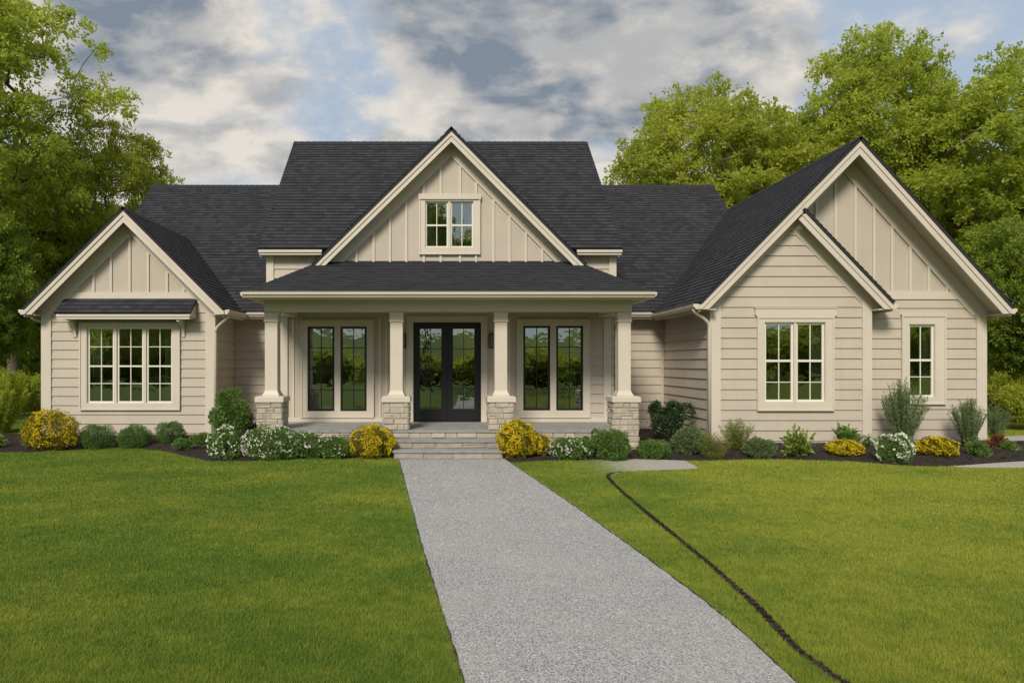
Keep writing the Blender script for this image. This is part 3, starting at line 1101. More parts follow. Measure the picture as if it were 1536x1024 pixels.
# right gable roof
yb = 21.6
roof_slab('roof', [(RL[0], Y_RR - 0.04, RL[1]), (RL[0], yb, RL[1]), (RA[0], yb, RA[1]), (RA[0], Y_RR - 0.04, RA[1])], 'large roof slope of the right wing')
roof_slab('roof', [(RRt[0], Y_RR - 0.04, RRt[1]), (RRt[0], 24.4, RRt[1]), (RA[0], 24.4, RA[1]), (RA[0], Y_RR - 0.04, RA[1])])
ridge_cap((RA[0], Y_RR - 0.04, RA[1]), (RA[0], 21.0, RA[1]))
sa2 = (SA_[0] + 0.14, SA_[1] - 0.147)
roof_slab('roof', [(SR[0], Y_RR - 0.04, SR[1]), (SR[0], Y_RB, SR[1]), (sa2[0], Y_RB, sa2[1]), (sa2[0], Y_RR - 0.04, sa2[1])])
# centre gable roof
roof_slab('roof', [(GL[0], Y_GR - 0.04, GL[1]), (GL[0], 19.0, GL[1]), (GA[0], 19.0, GA[1]), (GA[0], Y_GR - 0.04, GA[1])])
roof_slab('roof', [(GR_[0], Y_GR - 0.04, GR_[1]), (GR_[0], 19.0, GR_[1]), (GA[0], 19.0, GA[1]), (GA[0], Y_GR - 0.04, GA[1])])
ridge_cap((GA[0], Y_GR - 0.04, GA[1]), (GA[0], 18.6, GA[1]))
# porch roof: front slope and two steep hips
PE = 13.58; Z_PE = Z(437.5, PE)
XP0, XP1 = X(369, PE), X(977, PE)
YT = Y_GW + 0.02; ZT = Z(392, YT)
XT0, XT1 = X(484, YT), X(862, YT)
roof_slab('porch_roof', [(XP0, PE, Z_PE), (XP1, PE, Z_PE), (XT1, YT, ZT), (XT0, YT, ZT)])
YB = Y_CW + 0.02
roof_slab('porch_roof', [(XP0, PE, Z_PE), (XT0, YT, ZT), (XP0, YT, Z_PE)])
roof_slab('porch_roof', [(XP1, PE, Z_PE), (XT1, YT, ZT), (XP1, YT, Z_PE)])
for e, a in (((XP0, PE, Z_PE), (XT0, YT, ZT)), ((XP1, PE, Z_PE), (XT1, YT, ZT))):
    ridge_cap((e[0], e[1], e[2] + 0.0), (a[0], a[1], a[2] + 0.0), 0.10, 0.07)

# ---- gable trim
gable_trim([(LL, LA), (LRt, LA)], Y_LR, Y_LW, 0.25)
gable_trim([(RL, RA), (RRt, RA)], Y_RR, Y_RB, 0.25)
# the small gable under the left slope: its right rake, and the frieze of both sides on the nearer wall
m1 = MB()
for (y0, y1, o0, o1) in ((Y_RR + 0.004, Y_RR + 0.034, 0.055, 0.25), (Y_RR - 0.016, Y_RR + 0.002, 0.056, 0.14)):
    e, a = SR, (SA_[0] + 0.17, SA_[1] - 0.17 * 1.045)
    L = math.dist(e, a); c = abs(a[0] - e[0]) / L
    # plumb cut at the eave, mitre against the big board at the top
    top0 = (a[0], a[1] - o0 / c); top1 = (a[0] - (o1 - o0) * 0.72, a[1] - o0 / c - (o1 - o0) * 0.66)
    m1.prism_xz(clip([(e[0], e[1] - o0 / c), top0, top1, (e[0], e[1] - o1 / c)], 1, e[1] - 0.15, True), y0, y1)
build('rake_board', m1, M['trim'], HP)
m1 = MB(); rake(SR, (SA_[0], SA_[1]), Y_RR + 0.034, Y_RS - 0.003, 0.076, 0.101, m1); build('soffit', m1, M['soffit'], HP)
m1 = MB(); rake(SR, SA_, Y_RS - 0.030, Y_RS - 0.005, 0.104, 0.37, m1); rake(RL, SA_, Y_RS - 0.040, Y_RS - 0.007, 0.104, 0.37, m1)
build('frieze_board', m1, M['trim'], HP)
build('panel_seam', MB().box(SA_[0] - 0.006, SA_[0] + 0.006, Y_RS - 0.027, Y_RS - 0.02, Z(372, Y_RS), Z(348, Y_RS)), M['soffit'], HP)
gable_trim([(GL, GA), (GR_, GA)], Y_GR, Y_GW, 0.225, fr1=0.40)

# side eave soffits, fascias
def eave_y(x_e, x_w, y0, y1, z):       # eave running front to back
    a, b = sorted((x_e, x_w))
    build('soffit', MB().box(a + 0.03, b, y0 + 0.035, y1, z - 0.165, z - 0.14), M['soffit'], HP)
    s = 1 if x_w > x_e else -1
    build('fascia', MB().box(min(x_e + s * 0.005, x_e + s * 0.03), max(x_e + s * 0.005, x_e + s * 0.03), y0 + 0.035, y1, z - 0.20, z - 0.045), M['trim'], HP)
eave_y(LRt[0], xl1, Y_LR, Y_ME, LRt[1]); eave_y(LL[0], xl0, Y_LR, 23, LL[1])
eave_y(RL[0], xs0, Y_RR, Y_ME, RL[1]); eave_y(RRt[0], xb1, Y_RR, 24, RRt[1]); eave_y(SR[0], xs1, Y_RR, Y_RB, SR[1])
for a, b in ((xl1, xc0), (xc1, xs0)):
    build('soffit', MB().box(a, b, Y_ME + 0.03, Y_MW, Z_ME - 0.165, Z_ME - 0.14), M['soffit'], HP)
    build('fascia', MB().box(a - 0.35 if a == xl1 else a, b if a == xl1 else b - 0.38, Y_ME + 0.003, Y_ME + 0.028, Z_ME - 0.20, Z_ME - 0.045), M['trim'], HP)
# high roof eave: deep fascia with a crown strip
for a, b in ((XU0 + 0.02, X(482, UE)), (X(866, UE), XU1 - 0.02)):
    m1 = MB().box(a, b, UE + 0.02, UE + 0.05, Z_UE - 0.155, Z_UE - 0.035)
    m1.box(a - 0.01, b + 0.01, UE - 0.01, UE + 0.018, Z_UE - 0.10, Z_UE - 0.04)
    build('fascia', m1, M['trim'], HP)
    build('soffit', MB().box(a, b, UE + 0.051, Y_CW - 0.024, Z_UE - 0.15, Z_UE - 0.125), M['soffit'], HP)
for s, xx in ((-1, XU0), (1, XU1 - 0.06)):
    m1 = MB(); x_in, x_out = (xx + 0.03, xx + 0.06) if s < 0 else (xx - 0.03, xx)
    m1.prism_yz([(UE + 0.06, Z_UE - 0.01), (UR, Z_UR - 0.08), (UR, Z_UR - 0.28), (UE + 0.06, Z_UE - 0.2)], x_in, x_out)
    build('rake_board', m1, M['trim'], HP)

# gutters
GP = [(0, 0.0), (0, -0.115), (0.065, -0.115), (0.082, -0.085), (0.118, -0.05), (0.118, -0.012), (0.128, -0.006), (0.128, 0.0)]
def gutter_x(x0, x1, y, z, name='gutter'):
    m1 = MB().loft([(x0, y - a, z + b) for a, b in GP], [(x1, y - a, z + b) for a, b in GP])
    return build(name, m1, M['gutter'], HP)
def gutter_y(y0, y1, x, z, s):
    m1 = MB().loft([(x + s * a, y0, z + b) for a, b in GP], [(x + s * a, y1, z + b) for a, b in GP])
    return build('gutter', m1, M['gutter'], HP)
gutter_x(LRt[0] + 0.12, X(402, Y_ME), Y_ME, Z_ME - 0.03)
gutter_x(X(935, Y_ME), RL[0] - 0.12, Y_ME, Z_ME - 0.03)
gutter_y(Y_LR + 0.02, Y_ME + 0.0, LRt[0], LRt[1] - 0.035, 1)
gutter_y(Y_LR + 0.02, 22, LL[0], LL[1] - 0.035, -1)
gutter_y(Y_RR + 0.02, Y_ME + 0.0, RL[0], RL[1] - 0.035, -1)
gutter_y(Y_RR + 0.02, Y_RB - 0.03, SR[0], SR[1] - 0.035, 1)
gutter_y(Y_RR + 0.02, 24, RRt[0], RRt[1] - 0.035, 1)
gutter_x(XP0 - 0.05, XP1 + 0.05, PE + 0.0, Z_PE - 0.008)
gutter_y(PE - 0.0, YT, XP0, Z_PE - 0.01, -1); gutter_y(PE, YT, XP1, Z_PE - 0.01, 1)

# downspouts
def downspout(pts, r=0.038):
    m1 = MB(); m1.tube(pts, r, 12)
    o = build('downspout', m1, M['gutter'], HP, smooth=False)
    me = o.data
    me.polygons.foreach_set('use_smooth', [True] * len(me.polygons))
    return o
def bez(p, n=6):
    out = [Vector(p[0])]
    for i in range(1, len(p) - 1):
        a, b, c = Vector(p[i - 1]), Vector(p[i]), Vector(p[i + 1])
        s = b + (a - b) * 0.45 if (a - b).length < 0.6 else b + (a - b).normalized() * 0.12
        e = b + (c - b) * 0.45 if (c - b).length < 0.6 else b + (c - b).normalized() * 0.12
        for k in range(n + 1):
            t = k / n; out.append(s * (1 - t) ** 2 + b * 2 * t * (1 - t) + e * t * t)
    out.append(Vector(p[-1]))
    return out
ysp = Y_LW - 0.05
downspout(bez([(X(342, 15.98), 15.98, LRt[1] - 0.12), (X(342, 15.98), 15.98, LRt[1] - 0.22), (xl1 + 0.045, ysp + 0.02, LRt[1] - 0.46), (xl1 + 0.045, ysp + 0.02, 0.12)]))
ysp = Y_RS - 0.03
downspout(bez([(RL[0] - 0.06, 14.45, RL[1] - 0.12), (RL[0] - 0.06, 14.45, RL[1] - 0.20), (xs0 - 0.05, ysp, RL[1] - 0.42), (xs0 - 0.05, ysp, 0.12)]))
downspout(bez([(LL[0] - 0.06, 16.3, LL[1] - 0.12), (LL[0] - 0.06, 16.3, LL[1] - 0.22), (xl0 - 0.05, 16.5, LL[1] - 0.34), (xl0 - 0.05, 16.6, 0.12)]))

# corner boards
def corner(x0, x1, Y, z0, z1, side=None):
    m1 = MB().box(x0, x1, Y - 0.048, Y - 0.0, z0, z1)
    if side is not None:
        xs = x0 if side < 0 else x1
        m1.box(min(xs, xs + side * 0.046), max(xs, xs + side * 0.046), Y - 0.047, Y + 0.13, z0 + 0.001, z1 - 0.001)
    build('corner_board', m1, M['trim'], HP)
corner(xl0, X(78, Y_LW), Y_LW, base_z + 0.05, under(LL, LA, xl0, 0.12), -1)
corner(X(309, Y_LW), xl1, Y_LW, base_z + 0.05, under(LRt, LA, xl1, 0.12), 1)
corner(xs0, X(1080, Y_RS), Y_RS, base_z + 0.05, small_top(xs0) - 0.02, -1)
corner(X(1292, Y_RS), xs1, Y_RS, base_z + 0.05, small_top(xs1) - 0.02, 1)
corner(X(1463, Y_RB), xb1, Y_RB, base_z + 0.05, under(RRt, RA, xb1, 0.12), 1)
corner(xc0, X(411, Y_CW), Y_CW, 3.2, zc_top - 0.03, -1)
corner(X(913, Y_CW), xc1, Y_CW, 3.2, zc_top - 0.03, 1)
build('corner_board', MB().box(X(905, Y_CW), X(916, Y_CW), Y_CW - 0.050, Y_CW, FLOOR, 3.0), M['trim'], HP)
build('corner_board', MB().box(X(419, Y_CW), X(432, Y_CW), Y_CW - 0.050, Y_CW, FLOOR, 3.0), M['trim'], HP)
build('corner_board', MB().box(xl1 + 0.024, xl1 + 0.07, Y_MW - 0.03, Y_MW - 0.0, base_z + 0.06, Z_ME - 0.17), M['siding'], HP)
build('corner_board', MB().box(xs0 - 0.08, xs0 - 0.024, Y_MW - 0.03, Y_MW - 0.0, base_z + 0.06, Z_ME - 0.17), M['siding'], HP)

# bands and battens on the gables
def battens(pxs, Y, e1, a, e2, z0, skip=None, low=None):
    for px in pxs:
        x = X(px, Y)
        e = e1 if x < a[0] else e2
        zt = min(under(e, a, x - 0.025, 0.38), under(e, a, x + 0.025, 0.38))
        zlo = z0 if low is None else max(z0, low(x))
        segs = [(zlo, zt)]
        if skip and skip[0] - 0.03 < x < skip[1] + 0.03:
            segs = [(zlo, skip[2] - 0.0), (skip[3], zt)]
        for a0, a1 in segs:
            if a1 - a0 > 0.03: build('batten', MB().box(x - 0.028, x + 0.028, Y - 0.032, Y - 0.0, a0, a1), M['trim'], HP)
build('band_board', MB().box(xl0 + 0.14, xl1 - 0.14, Y_LW - 0.036, Y_LW - 0.0, Z(448, Y_LW), Z(438.5, Y_LW)), M['trim'], HP)
battens([116, 141, 167, 195, 222.5, 251, 276], Y_LW, LL, LA, LRt, Z(438.5, Y_LW))
build('band_board', MB().box(xs1 + 0.02, xb1 - 0.14, Y_RB - 0.036, Y_RB - 0.0, Z(449, Y_RB), Z(437, Y_RB)), M['trim'], HP)
battens([1224, 1252.5, 1282, 1310, 1337, 1364.5, 1392, 1419], Y_RB, RL, RA, RRt, Z(437, Y_RB), low=lambda x: small_top(x) + 0.14 if x < SR[0] - 0.2 else 0)
CAS_G = rect(629, 720, 292.5, 382, Y_GW)
battens([512, 535, 560.5, 585, 609.5, 635.7, 661, 690, 714, 740, 764, 788.5, 813, 838], Y_GW, GL, GA, GR_, zg0, CAS_G)


# ---- windows
def pane(name, x0, x1, z0, z1, Y, parent):
    mb = MB(); mb.box(x0, x1, Y, Y + 0.006, z0, z1)
    return build(name, mb, M['glass'], parent)


def sash_unit(parent, x0, x1, z0, z1, Y, m, fr=0.035, mid=None, v=(), hu=(), hl=(), name='sash', mid_w=0.035, mw=0.018):
    mb = MB()
    mb.box(x0, x0 + fr, Y, Y + 0.04, z0, z1); mb.box(x1 - fr, x1, Y, Y + 0.04, z0, z1)
    mb.box(x0 + fr, x1 - fr, Y, Y + 0.04, z0, z0 + fr); mb.box(x0 + fr, x1 - fr, Y, Y + 0.04, z1 - fr, z1)
    if mid: mb.box(x0 + fr, x1 - fr, Y - 0.004, Y + 0.038, mid - mid_w / 2, mid + mid_w / 2)
    for f in v:
        xx = x0 + fr + (x1 - x0 - 2 * fr) * f
        lo, hi = z0 + fr, z1 - fr
        for a, b in (((lo, mid - mid_w / 2), (mid + mid_w / 2, hi)) if mid else ((lo, hi),)):
            mb.box(xx - mw / 2, xx + mw / 2, Y + 0.006, Y + 0.030, a, b)
    for zz_ in list(hu) + list(hl):
        mb.box(x0 + fr, x1 - fr, Y + 0.008, Y + 0.028, zz_ - mw / 2, zz_ + mw / 2)
    s = build(name, mb, m, parent)
    return s


def curtain(parent, x0, x1, z0, z1, Y):
    mb = MB(); n = 36; rows = [z0, z1]
    V = []
    for z in rows:
        for k in range(n + 1):
            t = k / n
            V.append((x0 + (x1 - x0) * t, Y + 0.035 * math.sin(t * (x1 - x0) * 62) + 0.01 * math.sin(t * 17), z))
    mb.v = V
    for k in range(n):
        mb.f.append((k, k + 1, n + 2 + k, n + 1 + k)); mb.uv.extend([(0, 0)] * 4)
    o = build('curtain', mb, M['curtain'], parent, smooth=True)
    s = o.modifiers.new('thick', 'SOLIDIFY'); s.thickness = 0.006
    return o


def casing(mb, outer, op, Y, proud=0.055, step=True):
    ox0, ox1, oz0, oz1 = outer; x0, x1, z0, z1 = op
    mb.box(ox0, x0, Y - proud, Y + 0.0, oz0, oz1); mb.box(x1, ox1, Y - proud, Y + 0.0, oz0, oz1)
    mb.box(x0, x1, Y - proud, Y + 0.0, oz0, z0); mb.box(x0, x1, Y - proud, Y + 0.0, z1, oz1)
    # reveal
    d = 0.12; t = 0.012
    mb.box(x0, x0 + t, Y - proud + 0.006, Y + d, z0, z1); mb.box(x1 - t, x1, Y - proud + 0.006, Y + d, z0, z1)
    mb.box(x0 + t, x1 - t, Y - proud + 0.006, Y + d, z0, z0 + t); mb.box(x0 + t, x1 - t, Y - proud + 0.006, Y + d, z1 - t, z1)
    if step:   # raised outer back band
        w_, p2 = 0.028, proud + 0.018
        mb.box(ox0 - 0.004, ox0 + w_, Y - p2, Y - proud - 0.001, oz0 - 0.004, oz1 + 0.004)
        mb.box(ox1 - w_, ox1 + 0.004, Y - p2, Y - proud - 0.001, oz0 - 0.004, oz1 + 0.004)
        mb.box(ox0 + w_, ox1 - w_, Y - p2, Y - proud - 0.001, oz0 - 0.004, oz0 + w_)
        mb.box(ox0 + w_, ox1 - w_, Y - p2, Y - proud - 0.001, oz1 - w_, oz1 + 0.004)


def room(x0, x1, y0, y1, z0, z1):
    mb = MB()
    mb.face([(x0, y1, z0), (x1, y1, z0), (x1, y1, z1), (x0, y1, z1)][::-1])
    mb.face([(x0, y0, z0), (x1, y0, z0), (x1, y1, z0), (x0, y1, z0)])
    mb.face([(x0, y0, z1), (x1, y0, z1), (x1, y1, z1), (x0, y1, z1)][::-1])
    mb.face([(x0, y0, z0), (x0, y1, z0), (x0, y1, z1), (x0, y0, z1)])
    mb.face([(x1, y0, z0), (x1, y1, z0), (x1, y1, z1), (x1, y0, z1)][::-1])
    return build('room_interior', mb, M['room'], HP)


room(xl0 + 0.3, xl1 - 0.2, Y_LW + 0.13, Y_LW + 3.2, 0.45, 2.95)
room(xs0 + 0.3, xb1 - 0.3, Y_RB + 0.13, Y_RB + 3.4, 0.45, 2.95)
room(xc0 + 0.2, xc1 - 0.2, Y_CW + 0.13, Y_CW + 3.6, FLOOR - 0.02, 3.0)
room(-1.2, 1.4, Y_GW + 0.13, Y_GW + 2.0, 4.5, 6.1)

# left wing triple window
wl = MB(); CAS = rect(121, 271, 484, 614.5, Y_LW)
casing(wl, CAS, OP_L, Y_LW)
units = [(135 - 3.2, 169 + 3), (179 - 3, 213 + 3), (223 - 3, 256 + 3.5)]
for a, b in ((172, 176), (216, 220)):
    wl.box(X(a, Y_LW), X(b, Y_LW), Y_LW - 0.038, Y_LW + 0.1, OP_L[2] + 0.012, OP_L[3] - 0.012)
wn = build('window', wl, M['trim'], HP, 'triple window under the small shingled awning')
midz = Z(549, Y_LW)
for a, b in units:
    x0, x1 = X(a, Y_LW), X(b, Y_LW)
    s = sash_unit(wn, x0, x1, OP_L[2] + 0.013, OP_L[3] - 0.013, Y_LW + 0.0, M['sash'], 0.045, midz, (0.5,), (Z(520, Y_LW),), (Z(575, Y_LW),), mid_w=0.04)
    pane('pane', x0 + 0.045, x1 - 0.045, OP_L[2] + 0.06, OP_L[3] - 0.06, Y_LW + 0.018, wn)
curtain(wn, X(133, Y_LW), X(150, Y_LW), OP_L[2], OP_L[3], Y_LW + 0.2)
curtain(wn, X(243, Y_LW), X(259, Y_LW), OP_L[2], OP_L[3], Y_LW + 0.2)

# right wing double window with a cap
wr = MB(); CAS = rect(1134.5, 1249, 475.5, 615.5, Y_RS)
casing(wr, CAS, OP_R, Y_RS)
cx0, cx1, cz0, cz1 = rect(1131, 1253, 463, 475.3, Y_RS)
wr.prism_xz([(cx0, cz1), (cx1, cz1), (cx1, cz0 + 0.05), (cx1 - 0.05, cz0), (cx0 + 0.05, cz0), (cx0, cz0 + 0.05)], Y_RS - 0.07, Y_RS)
wr.box(cx0 - 0.01, cx1 + 0.01, Y_RS - 0.085, Y_RS, cz1 + 0.001, cz1 + 0.022)
wr.box(X(1189.5, Y_RS), X(1193.5, Y_RS), Y_RS - 0.038, Y_RS + 0.1, OP_R[2] + 0.012, OP_R[3] - 0.012)
wn = build('window', wr, M['trim'], HP, 'double sash window of the right wing')
midz = Z(541, Y_RS)
for a, b in ((1146, 1189.5), (1193.5, 1236)):
    x0, x1 = X(a, Y_RS), X(b, Y_RS)
    sash_unit(wn, x0, x1, OP_R[2] + 0.013, OP_R[3] - 0.013, Y_RS, M['sash'], 0.045, midz, (0.52,), (), (Z(573, Y_RS),), mid_w=0.05)
    pane('pane', x0 + 0.045, x1 - 0.045, OP_R[2] + 0.06, OP_R[3] - 0.06, Y_RS + 0.018, wn)
curtain(wn, X(1223, Y_RS), X(1237, Y_RS), OP_R[2], OP_R[3], Y_RS + 0.15)

# right wing single window
wb = MB(); CAS = rect(1350.5, 1416, 473.5, 606, Y_RB)
casing(wb, CAS, OP_B, Y_RB)
wb.box(CAS[0] - 0.02, CAS[1] + 0.02, Y_RB - 0.075, Y_RB, CAS[3] + 0.005, CAS[3] + 0.035)
wn = build('window', wb, M['trim'], HP, 'narrow single sash window')
midz = Z(540, Y_RB)
x0, x1 = OP_B[0] + 0.013, OP_B[1] - 0.013
sash_unit(wn, x0, x1, OP_B[2] + 0.013, OP_B[3] - 0.013, Y_RB, M['sash'], 0.045, midz, (0.5,), (), (Z(565, Y_RB),), mid_w=0.05)
pane('pane', x0 + 0.045, x1 - 0.045, OP_B[2] + 0.06, OP_B[3] - 0.06, Y_RB + 0.018, wn)
curtain(wn, X(1392, Y_RB), X(1401, Y_RB), OP_B[2], OP_B[3], Y_RB + 0.15)

# attic window
wg = MB()
casing(wg, CAS_G, OP_G, Y_GW)
hx0, hx1, hz0, hz1 = rect(628, 721.5, 292, 300, Y_GW)
wg.box(hx0, hx1, Y_GW - 0.085, Y_GW - 0.064, hz0, hz1)
wg.box(X(672, Y_GW), X(676, Y_GW), Y_GW - 0.038, Y_GW + 0.1, OP_G[2] + 0.012, OP_G[3] - 0.012)
wn = build('window', wg, M['trim'], HP, 'attic window in the centre gable')
midz = Z(338, Y_GW)
for a, b in ((638.3, 672), (676, 709.7)):
    x0, x1 = X(a, Y_GW), X(b, Y_GW)
    sash_unit(wn, x0, x1, OP_G[2] + 0.013, OP_G[3] - 0.013, Y_GW, M['sash'], 0.032, midz, (0.5,), (), (), mid_w=0.04)
    pane('pane', x0 + 0.03, x1 - 0.03, OP_G[2] + 0.04, OP_G[3] - 0.04, Y_GW + 0.018, wn)
curtain(wn, X(640, Y_GW), X(647, Y_GW), OP_G[2], OP_G[3], Y_GW + 0.2)
curtain(wn, X(703, Y_GW), X(709, Y_GW), OP_G[2], OP_G[3], Y_GW + 0.2)

# porch windows: tall black sashes in wide flat casings
def porch_window(op, cas, splits, curt, label):
    m1 = MB(); casing(m1, cas, op, Y_CW, 0.04)
    m1.box(splits[0], splits[1], Y_CW - 0.036, Y_CW + 0.1, op[2] + 0.012, op[3] - 0.012)
    wn = build('window', m1, M['trim'], HP, label)
    for x0, x1 in ((op[0] + 0.013, splits[0]), (splits[1], op[1] - 0.013)):
        z0, z1 = op[2] + 0.013, op[3] - 0.013
        hh = [z0 + (z1 - z0) * k / 4 for k in (1, 2, 3)]
        s = sash_unit(wn, x0, x1, z0, z1, Y_CW - 0.012, M['black'], 0.05, None, (0.5,), hh, (), mw=0.020)
        pane('pane', x0 + 0.035, x1 - 0.035, z0 + 0.035, z1 - 0.035, Y_CW + 0.006, wn)
    for a, b in curt: curtain(wn, X(a, Y_CW), X(b, Y_CW), op[2], op[3], Y_CW + 0.14)
porch_window(OP_P1, rect(452.5, 561, 480, 626, Y_CW), (X(502, Y_CW), X(511, Y_CW)), [(464, 483)], 'black framed window left of the front door')
porch_window(OP_P2, rect(775, 885, 479, 626, Y_CW), (X(825, Y_CW), X(834, Y_CW)), [(853, 866)], 'black framed window right of the front door')

# baseboard, sill trim and pilasters of the porch wall
def trimbox(name, px0, px1, py0, py1, Y, d): build(name, MB().box(X(px0, Y), X(px1, Y), Y - d, Y, Z(py1, Y), Z(py0, Y)), M['trim'], HP)
for a, b in ((432, 612), (729, 905)):
    build('baseboard', MB().box(X(a, Y_CW), X(b, Y_CW), Y_CW - 0.03, Y_CW, FLOOR, FLOOR + 0.10), M['trim'], HP)
for a in (438, 568, 578, 762): trimbox('pilaster', a, a + 3.5, 476, 626, Y_CW, 0.026)
# door surround
m1 = MB(); cas = (X(610, Y_CW), X(731, Y_CW), FLOOR, Z(474, Y_CW))
x0, x1, z0, z1 = OP_D
m1.box(cas[0], x0, Y_CW - 0.045, Y_CW, z0, cas[3]); m1.box(x1, cas[1], Y_CW - 0.045, Y_CW, z0, cas[3]); m1.box(x0, x1, Y_CW - 0.045, Y_CW, z1, cas[3])
build('door_casing', m1, M['trim'], HP)
m1 = MB(); f = 0.035
m1.box(x0, x0 + f, Y_CW - 0.03, Y_CW + 0.1, z0, z1); m1.box(x1 - f, x1, Y_CW - 0.03, Y_CW + 0.1, z0, z1); m1.box(x0 + f, x1 - f, Y_CW - 0.03, Y_CW + 0.1, z1 - f, z1)
m1.box(x0 + f, x1 - f, Y_CW - 0.06, Y_CW + 0.1, z0 - 0.0, z0 + 0.03)
df = build('door_frame', m1, M['black'], HP)
xm = (x0 + x1) / 2
for (a, b, g0, g1) in ((x0 + f + 0.004, xm - 0.003, 630, 662), (xm + 0.003, x1 - f - 0.004, 679.5, 711.5)):
    dz0, dz1 = z0 + 0.034, z1 - f - 0.004
    ga, gb = X(g0, Y_CW), X(g1, Y_CW); gz0, gz1 = Z(613, Y_CW), Z(493, Y_CW)
    m1 = MB(); y0, y1 = Y_CW - 0.005, Y_CW + 0.045
    m1.box(a, ga, y0, y1, dz0, dz1); m1.box(gb, b, y0, y1, dz0, dz1); m1.box(ga, gb, y0, y1, dz0, gz0); m1.box(ga, gb, y0, y1, gz1, dz1)
    m1.box((ga + gb) / 2 - 0.008, (ga + gb) / 2 + 0.008, y0 + 0.008, y1 - 0.008, gz0, gz1)
    for k in (1, 2, 3):
        zz_ = gz0 + (gz1 - gz0) * k / 4; m1.box(ga, gb, y0 + 0.010, y1 - 0.010, zz_ - 0.008, zz_ + 0.008)
    leaf = build('door', m1, M['black'], HP)
    pane('pane', ga, gb, gz0, gz1, Y_CW + 0.022, leaf)
    hx = b - 0.06 if b < xm + 0.01 else a + 0.06
    m1 = MB(); m1.box(hx - 0.02, hx + 0.02, y0 - 0.012, y0, FLOOR + 0.92, FLOOR + 1.12)
    m1.tube([(hx, y0 - 0.01, FLOOR + 1.0), (hx, y0 - 0.06, FLOOR + 1.0)], 0.011, 8); m1.tube([(hx, y0 - 0.06, FLOOR + 1.0), (hx + (0.11 if hx > xm else -0.11), y0 - 0.06, FLOOR + 1.0)], 0.010, 8)
    build('handle', m1, M['bronze'], leaf)

# wall lamps either side of the door, half hidden by the columns
for px in (605.5, 737):
    cx = X(px, Y_CW); zt, zb = Z(500, Y_CW), Z(522, Y_CW)
    m1 = MB(); yf = Y_CW
    m1.box(cx - 0.05, cx + 0.05, yf - 0.02, yf, zb + 0.05, zt - 0.05)
    m1.box(cx - 0.058, cx + 0.058, yf - 0.14, yf - 0.0205, zt - 0.025, zt); m1.box(cx - 0.058, cx + 0.058, yf - 0.14, yf - 0.0205, zb, zb + 0.02)
    for sx in (-1, 1):
        for sy in (-0.13, -0.03): m1.box(cx + sx * 0.05 - 0.006, cx + sx * 0.05 + 0.006, yf + sy - 0.006, yf + sy + 0.006, zb + 0.02, zt - 0.025)
    lp = build('wall_lamp', m1, M['bronze'], HP)
    build('lamp_glass', MB().box(cx - 0.04, cx + 0.04, yf - 0.12, yf - 0.035, zb + 0.021, zt - 0.026), M['lampglass'], lp)

# awning over the triple window
YA = Y_LW - 0.42
ax0, ax1 = X(81, YA), X(285, YA)
aw = empty('awning', ((ax0 + ax1) / 2, Y_LW, 2.9), HP); WL[aw.name] = ((ax0 + ax1) / 2, Y_LW, 2.9)
za_t, za_b = Z(449, Y_LW), Z(469, YA)
roof_slab('awning_roof', [(ax0, YA, za_b), (ax1, YA, za_b), (ax1 + 0.02, Y_LW - 0.04, za_t), (ax0 + 0.02, Y_LW - 0.04, za_t)], parent=aw, th=0.04)
m1 = MB().box(ax0 + 0.06, ax1 - 0.02, YA + 0.012, YA + 0.04, za_b - 0.15, za_b - 0.035)
m1.box(ax0 + 0.05, ax1 - 0.01, YA - 0.006, YA + 0.010, za_b - 0.09, za_b - 0.036)
m1.box(ax0 + 0.062, ax1 - 0.022, YA + 0.041, Y_LW - 0.066, za_b - 0.14, za_b - 0.11)
for xx in (ax0 + 0.05, ax1 - 0.03):
    m1.prism_yz([(YA + 0.02, za_b - 0.10), (YA + 0.02, za_b - 0.036), (Y_LW - 0.05, za_t - 0.06), (Y_LW - 0.05, za_b - 0.10)], xx, xx + 0.03)
build('fascia', m1, M['trim'], aw)
for xx in (X(113, Y_LW) - 0.02, X(275, Y_LW) - 0.02):
    m1 = MB(); pr = [(Y_LW - 0.024, za_b - 0.14), (YA + 0.05, za_b - 0.14)]
    for k in range(9):
        t = k / 8; a = t * math.pi / 2
        pr.append((YA + 0.05 + 0.33 * math.sin(a) * 0.97, za_b - 0.20 - 0.36 * (1 - math.cos(a))))
    pr.append((Y_LW - 0.024, za_b - 0.58))
    m1.prism_yz(pr, xx, xx + 0.07)
    build('bracket', m1, M['trim'], aw)

# ---- porch: floor, steps, columns, beam, ceiling
YF = 13.99
m1 = MB().box(-3.98, 4.02, YF, Y_CW - 0.003, FLOOR - 0.05, FLOOR)
build('porch_floor', m1, M['slab'], HP)


